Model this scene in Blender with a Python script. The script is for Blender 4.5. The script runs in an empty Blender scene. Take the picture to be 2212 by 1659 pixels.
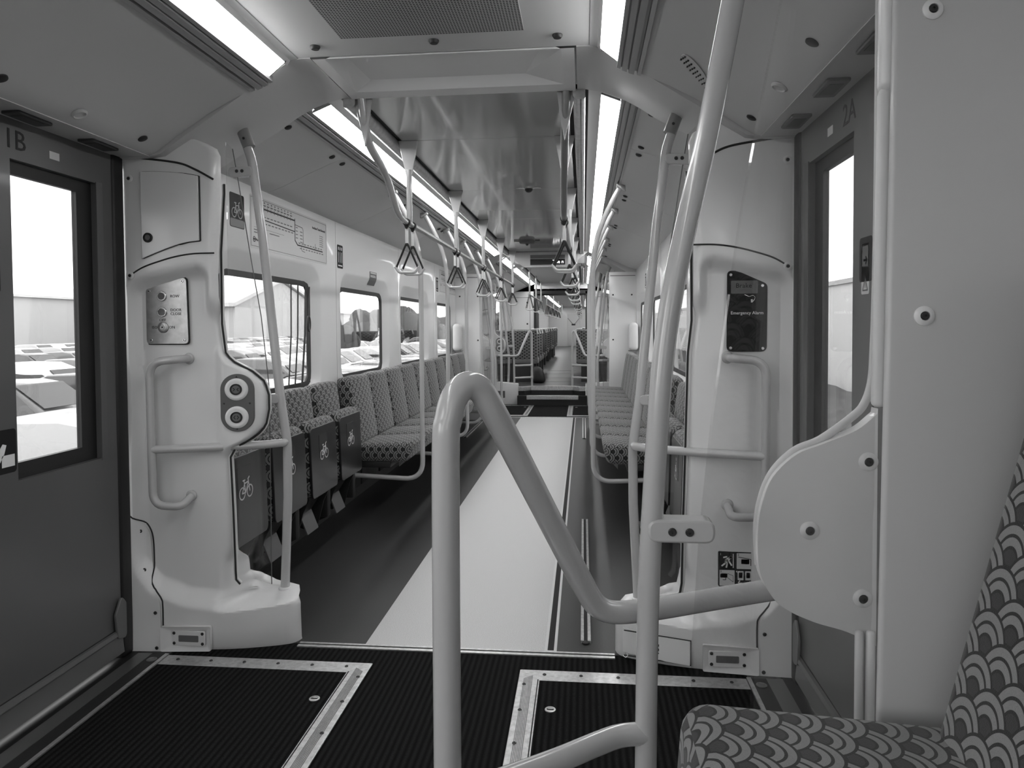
import bpy, bmesh, math, random
from mathutils import Vector, Matrix
random.seed(7)
S = bpy.context.scene
COL = S.collection
# ------------------------------------------------------------------ camera
F, PPX, PPY, VX, VY = 1545.0, 1106.0, 753.0, 1260.0, 705.0
CX, H = 0.543, 1.34
yc = Vector((VX-PPX, VY-PPY, F)).normalized()
up = Vector((-.0065, -1, 0)); up.z = -(up.x*yc.x+up.y*yc.y)/yc.z; up.normalize()
xc = yc.cross(up)
right = Vector((xc.x, yc.x, up.x)); down = Vector((xc.y, yc.y, up.y)); fwd = Vector((xc.z, yc.z, up.z))
cd = bpy.data.cameras.new('camera'); cam = bpy.data.objects.new('camera', cd); COL.objects.link(cam)
m = Matrix((right, -down, -fwd)).transposed().to_4x4(); m.translation = (CX, 0, H)
cam.matrix_world = m
cd.sensor_width = 36; cd.lens = F/2212*36; cd.shift_x = 0; cd.shift_y = -(829.5-PPY)/2212
cd.clip_start = .02; cd.clip_end = 500
S.camera = cam
# ------------------------------------------------------------------ world and exposure
SKY, LED, EXPO = 1.9, 6.0, 1.42
w = bpy.data.worlds.new('sky'); S.world = w; w.use_nodes = True
nt = w.node_tree; bg = nt.nodes['Background']
tc = nt.nodes.new('ShaderNodeTexCoord'); sx_ = nt.nodes.new('ShaderNodeSeparateXYZ'); cr = nt.nodes.new('ShaderNodeValToRGB')
nt.links.new(tc.outputs['Generated'], sx_.inputs[0]); nt.links.new(sx_.outputs['Z'], cr.inputs[0])
cr.color_ramp.elements[0].position = .0; cr.color_ramp.elements[0].color = (.95, .95, .95, 1)
cr.color_ramp.elements[1].position = .5; cr.color_ramp.elements[1].color = (.8, .8, .8, 1)
nt.links.new(cr.outputs[0], bg.inputs[0]); bg.inputs[1].default_value = SKY
S.view_settings.view_transform = 'Standard'; S.view_settings.look = 'None'
S.view_settings.gamma = 1; S.view_settings.exposure = EXPO; S.view_settings.use_curve_mapping = False

# ------------------------------------------------------------------ materials
def mat(name, g, rough=.5, metal=0., spec=.5, coat=0., noise=None, bump=None, emit=0.):
    M = bpy.data.materials.new(name); M.use_nodes = True; n = M.node_tree.nodes; l = M.node_tree.links
    b = n['Principled BSDF']
    b.inputs['Base Color'].default_value = (g, g, g, 1); b.inputs['Roughness'].default_value = rough
    b.inputs['Metallic'].default_value = metal; b.inputs['Specular IOR Level'].default_value = spec
    b.inputs['Coat Weight'].default_value = coat; b.inputs['Coat Roughness'].default_value = .08
    if emit:
        b.inputs['Emission Color'].default_value = (1, 1, 1, 1); b.inputs['Emission Strength'].default_value = emit
    if noise or bump:
        t = n.new('ShaderNodeTexCoord')
    if noise:                                   # (scale, low, high, sharp)
        q = n.new('ShaderNodeTexNoise'); q.inputs['Scale'].default_value = noise[0]; q.inputs['Detail'].default_value = 4
        l.new(t.outputs['Object'], q.inputs['Vector'])
        r = n.new('ShaderNodeValToRGB'); k = noise[3] if len(noise) > 3 else .2
        r.color_ramp.elements[0].position = .5-k; r.color_ramp.elements[1].position = .5+k
        r.color_ramp.elements[0].color = (noise[1],)*3+(1,); r.color_ramp.elements[1].color = (noise[2],)*3+(1,)
        l.new(q.outputs['Fac'], r.inputs[0]); l.new(r.outputs[0], b.inputs['Base Color'])
    if bump:
        q = n.new('ShaderNodeTexNoise'); q.inputs['Scale'].default_value = bump[0]; q.inputs['Detail'].default_value = 3
        l.new(t.outputs['Object'], q.inputs['Vector'])
        u = n.new('ShaderNodeBump'); u.inputs['Strength'].default_value = bump[1]; u.inputs['Distance'].default_value = .01
        l.new(q.outputs['Fac'], u.inputs['Height']); l.new(u.outputs[0], b.inputs['Normal'])
    return M
WHITE = mat('moulded_white', .72, .32, coat=.25, bump=(3, .02))
WALL = mat('wall_white', .72, .3, coat=.3, bump=(2, .015))
COVE = mat('cove_grey_white', .52, .4, coat=.15, bump=(2, .02))
CEIL = mat('ceiling_matt', .62, .55)
CGLOSS = mat('ceiling_gloss', .40, .12, spec=.7, coat=.5)
POLE = mat('pole_paint', .46, .22, coat=.5)
POLED = mat('pole_sleeve', .22, .35)
DOORP = mat('door_paint', .10, .35, coat=.15)
KICK = mat('door_kick', .16, .3, metal=.3)
STEEL = mat('brushed_steel', .5, .36, metal=.9, noise=(30, .40, .55))
ALU = mat('aluminium', .62, .38, metal=.85, noise=(60, .5, .72))
TRAY = mat('tray_white', .80, .4)
PANELW = mat('pillar_white_shaded', .50, .35, coat=.2)  # same plastic as WHITE, with the shade on this pillar put into the colour
TRIMG = mat('trim_grey', .30, .38, coat=.2)
ALUD = mat('aluminium_dark', .22, .35, metal=.8)
CHROME = mat('chrome', .68, .25, metal=.75)
BLACK = mat('black_rubber', .012, .5)
DARK = mat('dark_plastic', .035, .35)
SEAM = mat('seam_dark', .02, .8)
SCREW = mat('screw_dark', .05, .4, metal=.6)
FLOORD = mat('floor_dark_vinyl', .025, .42, noise=(140, .015, .025))
FLOORL = mat('floor_light_vinyl', .6, .45, noise=(420, .42, .66, .06))
RAISED = mat('floor_raised_vinyl', .06, .4, noise=(140, .045, .075))
PLATE = mat('seat_shell_plate', .016, .3, coat=.15)
SEATF = mat('seat_frame', .02, .45)
PLAST = mat('white_sticker', .62, .4)
STICK = mat('dark_sticker', .018, .6, spec=.15)
MIDG = mat('mid_grey_plastic', .10, .35)
LENS = mat('grey_lens', .13, .3)
INK = mat('ink_black', .012, .6)
INKG = mat('ink_grey', .12, .6)
WINK = mat('ink_white', .8, .5)
PAPER = mat('paper_poster', .52, .3)
SCRN = mat('display_black', .012, .25)
LEDTXT = mat('display_text', .9, .5, emit=1.3)
LAMP = mat('lamp_diffuser', .9, .4, emit=LED)
RUBBERG = mat('bellows_black', .015, .6)

def carpet():
    M = bpy.data.materials.new('ribbed_carpet'); M.use_nodes = True; n = M.node_tree.nodes; l = M.node_tree.links
    b = n['Principled BSDF']; b.inputs['Roughness'].default_value = .95; b.inputs['Specular IOR Level'].default_value = .1
    t = n.new('ShaderNodeTexCoord'); wv = n.new('ShaderNodeTexWave'); wv.bands_direction = 'X'
    wv.inputs['Scale'].default_value = 14.; wv.inputs['Distortion'].default_value = .4; wv.inputs['Detail'].default_value = 2
    l.new(t.outputs['Object'], wv.inputs['Vector'])
    q = n.new('ShaderNodeTexNoise'); q.inputs['Scale'].default_value = 260; l.new(t.outputs['Object'], q.inputs['Vector'])
    mx = n.new('ShaderNodeMath'); mx.operation = 'MULTIPLY'; l.new(wv.outputs['Fac'], mx.inputs[0]); l.new(q.outputs['Fac'], mx.inputs[1])
    r = n.new('ShaderNodeValToRGB'); r.color_ramp.elements[0].color = (.003,)*3+(1,); r.color_ramp.elements[1].color = (.017,)*3+(1,)
    r.color_ramp.elements[1].position = .6
    l.new(mx.outputs[0], r.inputs[0]); l.new(r.outputs[0], b.inputs['Base Color'])
    u = n.new('ShaderNodeBump'); u.inputs['Strength'].default_value = .6; u.inputs['Distance'].default_value = .006
    l.new(mx.outputs[0], u.inputs['Height']); l.new(u.outputs[0], b.inputs['Normal'])
    return M
CARPET = carpet()

def fabric(name, lo, li, hi):
    """fish-scale moquette: rows of scales, each with two pale arcs between dark lines; uv in metres"""
    M = bpy.data.materials.new(name); M.use_nodes = True; n = M.node_tree.nodes; l = M.node_tree.links
    b = n['Principled BSDF']; b.inputs['Roughness'].default_value = .95; b.inputs['Specular IOR Level'].default_value = .15
    b.inputs['Sheen Weight'].default_value = .25
    def mt(op, a, c=None):
        q = n.new('ShaderNodeMath'); q.operation = op
        for i, v in enumerate((a, c)):
            if v is None: continue
            if isinstance(v, (int, float)): q.inputs[i].default_value = v
            else: l.new(v, q.inputs[i])
        return q.outputs[0]
    uv = n.new('ShaderNodeUVMap'); sp = n.new('ShaderNodeSeparateXYZ'); l.new(uv.outputs[0], sp.inputs[0])
    W, HH = .086, .029
    u = mt('DIVIDE', sp.outputs[0], W); v = mt('DIVIDE', sp.outputs[1], HH)
    j = mt('FLOOR', v); t = mt('SUBTRACT', v, j)
    par = mt('MULTIPLY', mt('FLOORED_MODULO', j, 2), .5)
    def du(off):
        s = mt('ADD', u, off); s = mt('SUBTRACT', s, mt('FLOOR', s)); return mt('MULTIPLY', mt('SUBTRACT', s, .5), 2)
    d0 = du(par); d1 = du(mt('ADD', par, .5))
    def dist(a, k):
        q = mt('MULTIPLY', mt('ADD', t, k), .52)
        return mt('SQRT', mt('ADD', mt('MULTIPLY', a, a), mt('MULTIPLY', q, q)))
    r0 = dist(d0, 0.); r1 = dist(d1, 1.)
    use1 = mt('LESS_THAN', r1, 1.0)
    r = mt('ADD', mt('MULTIPLY', r1, use1), mt('MULTIPLY', r0, mt('SUBTRACT', 1., use1)))
    cr = n.new('ShaderNodeValToRGB'); cr.color_ramp.interpolation = 'CONSTANT'
    e = cr.color_ramp.elements; e[0].position = 0; e[0].color = (lo,)*3+(1,)
    e[1].position = .36; e[1].color = (li,)*3+(1,)
    for p, c in ((.44, hi), (.64, li), (.72, hi), (.92, li)):
        x = e.new(p); x.color = (c,)*3+(1,)
    l.new(r, cr.inputs[0])
    tcd = n.new('ShaderNodeTexCoord'); q = n.new('ShaderNodeTexNoise'); q.inputs['Scale'].default_value = 900
    l.new(tcd.outputs['Object'], q.inputs['Vector'])
    mx = n.new('ShaderNodeMix'); mx.data_type = 'RGBA'; mx.blend_type = 'MULTIPLY'; mx.inputs[0].default_value = .5
    l.new(cr.outputs[0], mx.inputs[6]); l.new(q.outputs['Fac'], mx.inputs[7]); l.new(mx.outputs[2], b.inputs['Base Color'])
    bp = n.new('ShaderNodeBump'); bp.inputs['Strength'].default_value = .3; bp.inputs['Distance'].default_value = .002
    l.new(q.outputs['Fac'], bp.inputs['Height']); l.new(bp.outputs[0], b.inputs['Normal'])
    return M
FAB = fabric('moquette', .034, .008, .27)

def glass(name, tint, refl=1.0):
    M = bpy.data.materials.new(name); M.use_nodes = True; n = M.node_tree.nodes; l = M.node_tree.links
    n.remove(n['Principled BSDF']); o = n['Material Output']
    tr = n.new('ShaderNodeBsdfTransparent'); tr.inputs[0].default_value = (tint,)*3+(1,)
    gl = n.new('ShaderNodeBsdfGlossy'); gl.inputs['Roughness'].default_value = .01; gl.inputs[0].default_value = (refl,)*3+(1,)
    fr = n.new('ShaderNodeFresnel'); fr.inputs[0].default_value = 1.5
    ge = n.new('ShaderNodeNewGeometry')          # same reflection on both faces of the sheet
    ml = n.new('ShaderNodeMapRange'); ml.inputs[3].default_value = 1.5; ml.inputs[4].default_value = 1/1.5
    l.new(ge.outputs['Backfacing'], ml.inputs[0]); l.new(ml.outputs[0], fr.inputs[0])
    mx = n.new('ShaderNodeMixShader'); l.new(fr.outputs[0], mx.inputs[0]); l.new(tr.outputs[0], mx.inputs[1]); l.new(gl.outputs[0], mx.inputs[2])
    l.new(mx.outputs[0], o.inputs[0])
    return M
GLASS = glass('clear_glass', .95)
WGLASS = glass('window_glass', .80)
def perforated():
    M = bpy.data.materials.new('perforated_grille'); M.use_nodes = True; n = M.node_tree.nodes; l = M.node_tree.links
    b = n['Principled BSDF']; b.inputs['Roughness'].default_value = .5
    t = n.new('ShaderNodeTexCoord'); s = n.new('ShaderNodeSeparateXYZ'); l.new(t.outputs['Object'], s.inputs[0])
    def mt(op, a, c=None):
        q = n.new('ShaderNodeMath'); q.operation = op
        for i, v in enumerate((a, c)):
            if v is None: continue
            if isinstance(v, (int, float)): q.inputs[i].default_value = v
            else: l.new(v, q.inputs[i])
        return q.outputs[0]
    def fr(x, k):
        y = mt('MULTIPLY', x, k); return mt('ABSOLUTE', mt('SUBTRACT', mt('SUBTRACT', y, mt('FLOOR', y)), .5))
    a = mt('LESS_THAN', fr(s.outputs[0], 1/.0105), .33); c = mt('LESS_THAN', fr(s.outputs[1], 1/.0125), .30)
    h = mt('MULTIPLY', a, c)
    mx = n.new('ShaderNodeMix'); mx.data_type = 'RGBA'; l.new(h, mx.inputs[0])
    mx.inputs[6].default_value = (.42,)*3+(1,); mx.inputs[7].default_value = (.015,)*3+(1,)
    l.new(mx.outputs[2], b.inputs['Base Color']); return M
PERF = perforated()

# ------------------------------------------------------------------ helpers
XF = dict(sx=1, sy=1, oy=0.0, ox=0.0, oz=0.0)
def setxf(sx=1, sy=1, oy=0., ox=0., oz=0.):
    XF.update(sx=sx, sy=sy, oy=oy, ox=ox, oz=oz)
def xf(p):
    return Vector((XF['sx']*p[0]+XF['ox'], XF['sy']*p[1]+XF['oy'], p[2]+XF['oz']))
WL = {}
def tag(o, label=None, cat=None, group=None, kind=None):
    if label: o['label'] = label
    if cat: o['category'] = cat
    if group: o['group'] = group
    if kind: o['kind'] = kind
    return o
def T(name, label, cat, loc, group=None):
    o = bpy.data.objects.new(name, None); o.empty_display_size = .05; COL.objects.link(o)
    o.location = xf(loc); WL[o.name] = o.location.copy()
    return tag(o, label, cat, group)
def P(name, bm, m, parent=None, smooth=40, bev=0, seg=2, uv=False, label=None):
    """link a bmesh (world coordinates before the current mirror) as ONE mesh object"""
    det = XF['sx']*XF['sy']
    base = WL[parent.name] if parent else Vector((0, 0, 0))
    for v in bm.verts: v.co = xf(v.co)
    if det < 0: bmesh.ops.reverse_faces(bm, faces=bm.faces)
    if uv:
        L = bm.loops.layers.uv.new('UVMap'); bm.normal_update()
        for f in bm.faces:
            n = f.normal; ax = (abs(n.x), abs(n.y), abs(n.z))
            for lp in f.loops:
                c = lp.vert.co
                if uv == 'x':
                    if ax[2] > .6: q = (c.x, c.y)
                    elif ax[1] >= ax[0]: q = (c.x, c.z)
                    else: q = (c.y, c.z)
                elif ax[2] > .66: q = (c.y, abs(c.x))
                elif ax[0] >= ax[1]: q = (c.y, c.z)
                else: q = (c.z, abs(c.x))
                lp[L].uv = (q[0]+20, q[1]+20)
    loc = base if parent else Vector((0, 0, 0))
    if not parent and name not in ('floor', 'ceiling') and len(bm.verts):
        xs = [v.co for v in bm.verts]
        loc = Vector(((min(c.x for c in xs)+max(c.x for c in xs))/2, (min(c.y for c in xs)+max(c.y for c in xs))/2, min(c.z for c in xs)))
    for v in bm.verts: v.co -= loc
    me = bpy.data.meshes.new(name); bm.to_mesh(me); bm.free()
    for mm in (m if isinstance(m, (list, tuple)) else [m]): me.materials.append(mm)
    if smooth:
        me.polygons.foreach_set('use_smooth', [True]*len(me.polygons))
        me.set_sharp_from_angle(angle=math.radians(smooth))
    o = bpy.data.objects.new(name, me); COL.objects.link(o)
    if parent: o.parent = parent
    else: o.location = loc
    WL[o.name] = loc.copy()
    if bev:
        b = o.modifiers.new('bevel', 'BEVEL'); b.width = bev; b.segments = seg; b.limit_method = 'ANGLE'; b.angle_limit = math.radians(35)
        b.harden_normals = False
    if label: o['label'] = label
    return o
def struct(name, bm, m, **k):
    o = P(name, bm, m, **k); o['kind'] = 'structure'; return o
def dup(root, d, label=None, group=None):
    r = root.copy(); COL.objects.link(r); r.location = root.location+Vector(d); WL[r.name] = r.location.copy()
    if label: r['label'] = label
    if group: r['group'] = group
    def kids(a, b):
        for ch in a.children:
            c = ch.copy(); COL.objects.link(c); c.parent = b; WL[c.name] = r.location.copy(); kids(ch, c)
    kids(root, r); return r
def B(): return bmesh.new()
def box(bm, x0, x1, y0, y1, z0, z1):
    v = [bm.verts.new((x, y, z)) for x in (x0, x1) for y in (y0, y1) for z in (z0, z1)]
    for q in ((0, 1, 3, 2), (4, 6, 7, 5), (0, 4, 5, 1), (2, 3, 7, 6), (0, 2, 6, 4), (1, 5, 7, 3)):
        bm.faces.new([v[i] for i in q])
    return v
def rbox(bm, x0, x1, y0, y1, z0, z1, r=.02, seg=3, fn=None):
    t = B(); box(t, min(x0, x1), max(x0, x1), min(y0, y1), max(y0, y1), min(z0, z1), max(z0, z1))
    bmesh.ops.recalc_face_normals(t, faces=t.faces)
    if r: bmesh.ops.bevel(t, geom=list(t.edges), offset=r, segments=seg, affect='EDGES', profile=.5)
    if fn:
        for v in t.verts: v.co = Vector(fn(*v.co))
    merge(bm, t); return bm
def merge(bm, t):
    me = bpy.data.meshes.new('tmp'); t.to_mesh(me); t.free(); bm.from_mesh(me); bpy.data.meshes.remove(me)
def fillet(pts, r, n=6):
    pts = [Vector(p) for p in pts]
    if not r: return pts
    out = [pts[0]]
    for i in range(1, len(pts)-1):
        a, b, c = pts[i-1], pts[i], pts[i+1]
        u = (a-b); v = (c-b); lu, lv = u.length, v.length; u.normalize(); v.normalize()
        ang = u.angle(v)
        if ang > 3.10: out.append(b); continue
        rr = r[i] if isinstance(r, dict) and i in r else (r if not isinstance(r, dict) else .05)
        t = min(rr/math.tan(ang/2), lu*.49, lv*.49)
        p0, p1 = b+u*t, b+v*t
        for k in range(n+1):
            s = k/n; out.append((p0*(1-s)+b*s)*(1-s)+(b*(1-s)+p1*s)*s)
    out.append(pts[-1]); return out
def tube(bm, pts, r, n=14, fil=0, nf=7, caps=True, flat=None):
    path = fillet(pts, fil, nf); N = len(path)
    tang = [(path[min(i+1, N-1)]-path[max(i-1, 0)]).normalized() for i in range(N)]
    ref = Vector((0, 0, 1)) if abs(tang[0].z) < .9 else Vector((1, 0, 0))
    nrm = (ref-tang[0]*ref.dot(tang[0])).normalized(); rings = []
    for i in range(N):
        nrm = (nrm-tang[i]*nrm.dot(tang[i])).normalized(); bi = tang[i].cross(nrm)
        rr = r[i] if isinstance(r, (list, tuple)) else r
        rings.append([bm.verts.new(path[i]+(nrm*math.cos(2*math.pi*k/n)+bi*math.sin(2*math.pi*k/n))*rr) for k in range(n)])
    for a, b in zip(rings, rings[1:]):
        for k in range(n): bm.faces.new((a[k], a[(k+1) % n], b[(k+1) % n], b[k]))
    if caps: bm.faces.new(list(reversed(rings[0]))); bm.faces.new(rings[-1])
    return bm
def lathe(bm, c, ax, prof, n=20):
    """revolve (radius, height) pairs about axis ax through c"""
    ax = Vector(ax).normalized(); ref = Vector((0, 0, 1)) if abs(ax.z) < .9 else Vector((1, 0, 0))
    u = (ref-ax*ref.dot(ax)).normalized(); v = ax.cross(u); c = Vector(c); rings = []
    for r, h in prof:
        if r < 1e-5: rings.append([bm.verts.new(c+ax*h)])
        else: rings.append([bm.verts.new(c+ax*h+(u*math.cos(2*math.pi*k/n)+v*math.sin(2*math.pi*k/n))*r) for k in range(n)])
    for a, b in zip(rings, rings[1:]):
        for k in range(n):
            k2 = (k+1) % n
            if len(a) == 1 and len(b) == 1: continue
            if len(a) == 1: bm.faces.new((a[0], b[k2], b[k]))
            elif len(b) == 1: bm.faces.new((a[k], a[k2], b[0]))
            else: bm.faces.new((a[k], a[k2], b[k2], b[k]))
    if len(rings[0]) > 1: bm.faces.new(list(reversed(rings[0])))
    if len(rings[-1]) > 1: bm.faces.new(rings[-1])
    bmesh.ops.recalc_face_normals(bm, faces=bm.faces)
    return bm
def prism(bm, poly, plane, d0, d1):
    def q(a, b, d): return {'xz': (a, d, b), 'xy': (a, b, d), 'yz': (d, a, b)}[plane]
    lo = [bm.verts.new(q(a, b, d0)) for a, b in poly]; hi = [bm.verts.new(q(a, b, d1)) for a, b in poly]
    n = len(poly); fs = [bm.faces.new(lo), bm.faces.new(list(reversed(hi)))]
    for i in range(n): fs.append(bm.faces.new((lo[i], hi[i], hi[(i+1) % n], lo[(i+1) % n])))
    bmesh.ops.recalc_face_normals(bm, faces=fs); return bm
def rrect(a0, a1, b0, b1, r, n=5):
    out = []
    for cx, cy, s in ((a1-r, b1-r, 0), (a0+r, b1-r, 90), (a0+r, b0+r, 180), (a1-r, b0+r, 270)):
        for k in range(n+1):
            t = math.radians(s+90*k/n); out.append((cx+r*math.cos(t), cy+r*math.sin(t)))
    return out
def rpoly(pts, r, n=4):
    P3 = [Vector((a, b, 0)) for a, b in pts]; N = len(P3); out = []
    for i in range(N):
        a, b, c = P3[i-1], P3[i], P3[(i+1) % N]; u = (a-b); v = (c-b); lu, lv = u.length, v.length; u.normalize(); v.normalize()
        t = min(r/math.tan(max(u.angle(v), .2)/2), lu*.45, lv*.45); p0, p1 = b+u*t, b+v*t
        for k in range(n+1):
            s = k/n; q = (p0*(1-s)+b*s)*(1-s)+(b*(1-s)+p1*s)*s; out.append((q.x, q.y))
    return out
def sheet(bm, prof, y0, y1, th=.012):
    """open cross-section (x,z) run along y, given thickness outwards (up)"""
    n = len(prof); off = []
    for i in range(n):
        a, b = prof[max(i-1, 0)], prof[min(i+1, n-1)]; dx, dz = b[0]-a[0], b[1]-a[1]; L = math.hypot(dx, dz)
        nx, nz = -dz/L, dx/L
        if nz < 0: nx, nz = -nx, -nz
        off.append((prof[i][0]+nx*th, prof[i][1]+nz*th))
    return prism(bm, list(prof)+off[::-1], 'xz', y0, y1)
def lerp(tab, x):
    if (tab[0][0] < tab[-1][0]) is False: tab = tab[::-1]
    if x <= tab[0][0]: return tab[0][1]
    for (a, b), (c, d) in zip(tab, tab[1:]):
        if x <= c: return b+(d-b)*(x-a)/(c-a) if c > a else d
    return tab[-1][1]
def sm(t):
    t = max(0, min(1, t)); return t*t*(3-2*t)
def text(s, size, m, parent, o, u=(1, 0, 0), v=(0, 0, 1), al='CENTER', name='lettering', thick=.0004):
    cu = bpy.data.curves.new('txt', 'FONT'); cu.body = s; cu.size = size; cu.align_x = al; cu.align_y = 'CENTER'; cu.extrude = thick; cu.resolution_u = 2
    ob = bpy.data.objects.new('txt', cu); COL.objects.link(ob)
    dg = bpy.context.evaluated_depsgraph_get(); me = bpy.data.meshes.new_from_object(ob.evaluated_get(dg))
    bm = B(); bm.from_mesh(me); bpy.data.objects.remove(ob); bpy.data.curves.remove(cu); bpy.data.meshes.remove(me)
    flip = XF['sx'] if abs(u[0]) > .5 else XF['sy']
    u, v, o = Vector(u), Vector(v), Vector(o); n = u.cross(v)
    for q in bm.verts: q.co = o+u*q.co.x*flip+v*q.co.y+n*q.co.z
    if flip < 0: bmesh.ops.reverse_faces(bm, faces=bm.faces)
    return P(name, bm, m, parent, smooth=0)
def ribbon(bm, pts, w, o, u, v, closed=False, th=.0006):
    """flat line drawing: polyline of width w in the plane (o,u,v)"""
    o, u, v = Vector(o), Vector(u), Vector(v); n = u.cross(v); N = len(pts)
    seg = range(N if closed else N-1)
    for i in seg:
        a, b = Vector(pts[i]+(0,)), Vector(pts[(i+1) % N]+(0,)); d = (b-a)
        if d.length < 1e-6: continue
        d.normalize(); p = Vector((-d.y, d.x, 0))*w/2; a = a-d*w*.3; b = b+d*w*.3
        q = [a+p, a-p, b-p, b+p]
        lo = [bm.verts.new(o+u*k.x+v*k.y) for k in q]; hi = [bm.verts.new(o+u*k.x+v*k.y+n*th) for k in q]
        fs = [bm.faces.new(hi), bm.faces.new(lo[::-1])]+[bm.faces.new((lo[j], lo[(j+1) % 4], hi[(j+1) % 4], hi[j])) for j in range(4)]
        bmesh.ops.recalc_face_normals(bm, faces=fs)
    return bm
def circ(cx, cy, r, n=20): return [(cx+r*math.cos(2*math.pi*k/n), cy+r*math.sin(2*math.pi*k/n)) for k in range(n)]
def bicycle(s, w, o, u, v):
    """line drawing of a bicycle, s wide"""
    b = B(); k = s
    ribbon(b, circ(-.29*k, 0, .21*k), w, o, u, v, True); ribbon(b, circ(.29*k, 0, .21*k), w, o, u, v, True)
    ribbon(b, [(-.29*k, 0), (-.12*k, .33*k), (.17*k, .36*k), (-.03*k, 0), (-.29*k, 0)], w, o, u, v)
    ribbon(b, [(-.03*k, 0), (-.16*k, .44*k)], w, o, u, v); ribbon(b, [(-.24*k, .45*k), (-.08*k, .45*k)], w, o, u, v)
    ribbon(b, [(.29*k, 0), (.15*k, .46*k), (.25*k, .52*k)], w, o, u, v)
    return b
def spline(pts, n=6):
    P_ = [Vector(p) for p in pts]; P_ = [P_[0]*2-P_[1]]+P_+[P_[-1]*2-P_[-2]]; out = []
    for i in range(1, len(P_)-2):
        a, b, c, d = P_[i-1:i+3]
        for k in range(n):
            t = k/n; out.append(.5*((2*b)+(c-a)*t+(2*a-5*b+4*c-d)*t*t+(3*b-a-3*c+d)*t**3))
    return out+[P_[-2]]
ORD = ['first', 'second', 'third', 'fourth', 'fifth', 'sixth', 'seventh', 'eighth', 'ninth', 'tenth', 'eleventh', 'twelfth', 'thirteenth', 'fourteenth']
def screw(parent, c, ax=(0, -1, 0), r=.006, m=None, name='screw'):
    b = B(); lathe(b, c, ax, [(r, 0), (r, .0015), (r*.8, .003), (r*.35, .003), (r*.3, .001), (0, .001)], 12)
    return P(name, b, m or SCREW, parent, 30)
SIDE = {1: 'left', -1: 'right'}
# ================================================================== SETTING
def sbox(name, m, *a, **k):
    b = B(); box(b, *a); bmesh.ops.recalc_face_normals(b, faces=b.faces); return struct(name, b, m, **k)
END1, END2 = 17.5, 38.5
# floors
sbox('floor', FLOORD, -1.36, -.38, 2.9, 10.51, -.06, 0)
sbox('floor', FLOORL, -.38, .38, 2.9, 10.51, -.06, 0)
sbox('floor', FLOORD, .38, 1.36, 2.9, 10.51, -.06, 0)
for y0, y1 in ((1.15, 2.9), (10.51, 12.26)):
    sbox('floor', CARPET, -1.16, 1.16, y0, y1, -.06, 0)
REAR = -7.0
sbox('floor', RAISED, -1.36, 1.36, REAR, 1.15, .23, .29)
bm = B(); prism(bm, [(-1.36, 12.3), (-.47, 12.3), (-.36, 12.44), (.36, 12.44), (.47, 12.3), (1.36, 12.3), (1.36, END1), (-1.36, END1)], 'xy', .23, .29)
struct('floor', bm, RAISED)
sbox('floor', RAISED, -.62, .62, END1, END1+1.0, .22, .28)
sbox('floor', RAISED, -1.36, 1.36, END1+1.0, END2, .22, .28)
for k, y in enumerate((13.6, 14.6, 15.9, 17.0)):
    sbox('trim_%d' % (60+k), ALUD, -.3, .36, y, y+.05, .29, .294)
# step up to the raised far floor
bm = B(); prism(bm, [(-1.3, 12.26), (-.47, 12.26), (-.36, 12.4), (.36, 12.4), (.47, 12.26), (1.3, 12.26), (1.3, 12.6), (-1.3, 12.6)], 'xy', -.06, .235)
struct('trim_1', bm, BLACK)
bm = B(); prism(bm, [(-1.3, 12.25), (-.475, 12.25), (-.365, 12.39), (.365, 12.39), (.475, 12.25), (1.3, 12.25), (1.3, 12.3), (.5, 12.3), (.38, 12.45), (-.38, 12.45), (-.5, 12.3), (-1.3, 12.3)], 'xy', .232, .31)
struct('trim_2', bm, ALU, bev=.004)
sbox('trim_3', BLACK, -.58, .60, 12.08, 12.4, 0, .165)
sbox('trim_4', ALU, -.42, .455, 12.065, 12.13, .105, .172, bev=.004)
sbox('trim_5', BLACK, -1.36, 1.36, 1.09, 1.15, -.06, .23)
sbox('trim_6', ALU, -1.3, 1.3, 1.10, 1.17, .23, .292)
# thresholds between carpet and vinyl
for k, (y, d) in enumerate(((2.893, 1), (10.515, -1))):
    sbox('trim_%d' % (7+3*k), ALU, -.66, .665, y-.03*d, y-.012*d, -.01, .005)
    sbox('trim_%d' % (8+3*k), SEAM, -.66, .665, y-.012*d, y-.002*d, -.01, .003)
    sbox('trim_%d' % (9+3*k), ALU, -.66, .665, y-.002*d, y+.010*d, -.01, .006)
# line pair beside the light strip
sbox('trim_13', PLAST, .379, .391, 2.91, 10.5, -.01, .002)
sbox('trim_14', STICK, .391, .417, 2.91, 10.5, -.01, .0015)
sbox('trim_15', PLAST, .417, .429, 2.91, 10.5, -.01, .002)
sbox('trim_16', PLAST, .379, .429, 2.905, 2.917, -.01, .0025)
# wheel tracks let into the floor
def track(x, y0, y1, label):
    t = T('floor_track', label, 'floor rail', (x, y0, 0), 'metal tie-down rails on the saloon floor')
    b = B(); prism(b, [(x-.021, 0), (x-.021, .012), (x-.008, .012), (x-.008, .005), (x+.008, .005), (x+.008, .012), (x+.021, .012), (x+.021, 0)], 'xz', y0, y1)
    P('channel', b, ALU, t, 30)
    b = B(); box(b, x-.008, x+.008, y0+.002, y1-.002, .004, .0062); P('slot_insert', b, SEAM, t, 0)
    for yy in (y0, y1):
        b = B(); lathe(b, (x, yy, 0), (0, 0, 1), [(.016, 0), (.016, .006), (.01, .009), (0, .009)], 14); P('end_cap', b, BLACK, t)
track(.549, 3.0, 4.92, 'grooved metal floor rail right of the light strip, long near one')
track(.549, 8.53, 10.4, 'grooved metal floor rail right of the light strip, short-looking far one')
track(.905, 3.3, 4.89, 'grooved metal floor rail beside the right folding seats')
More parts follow.
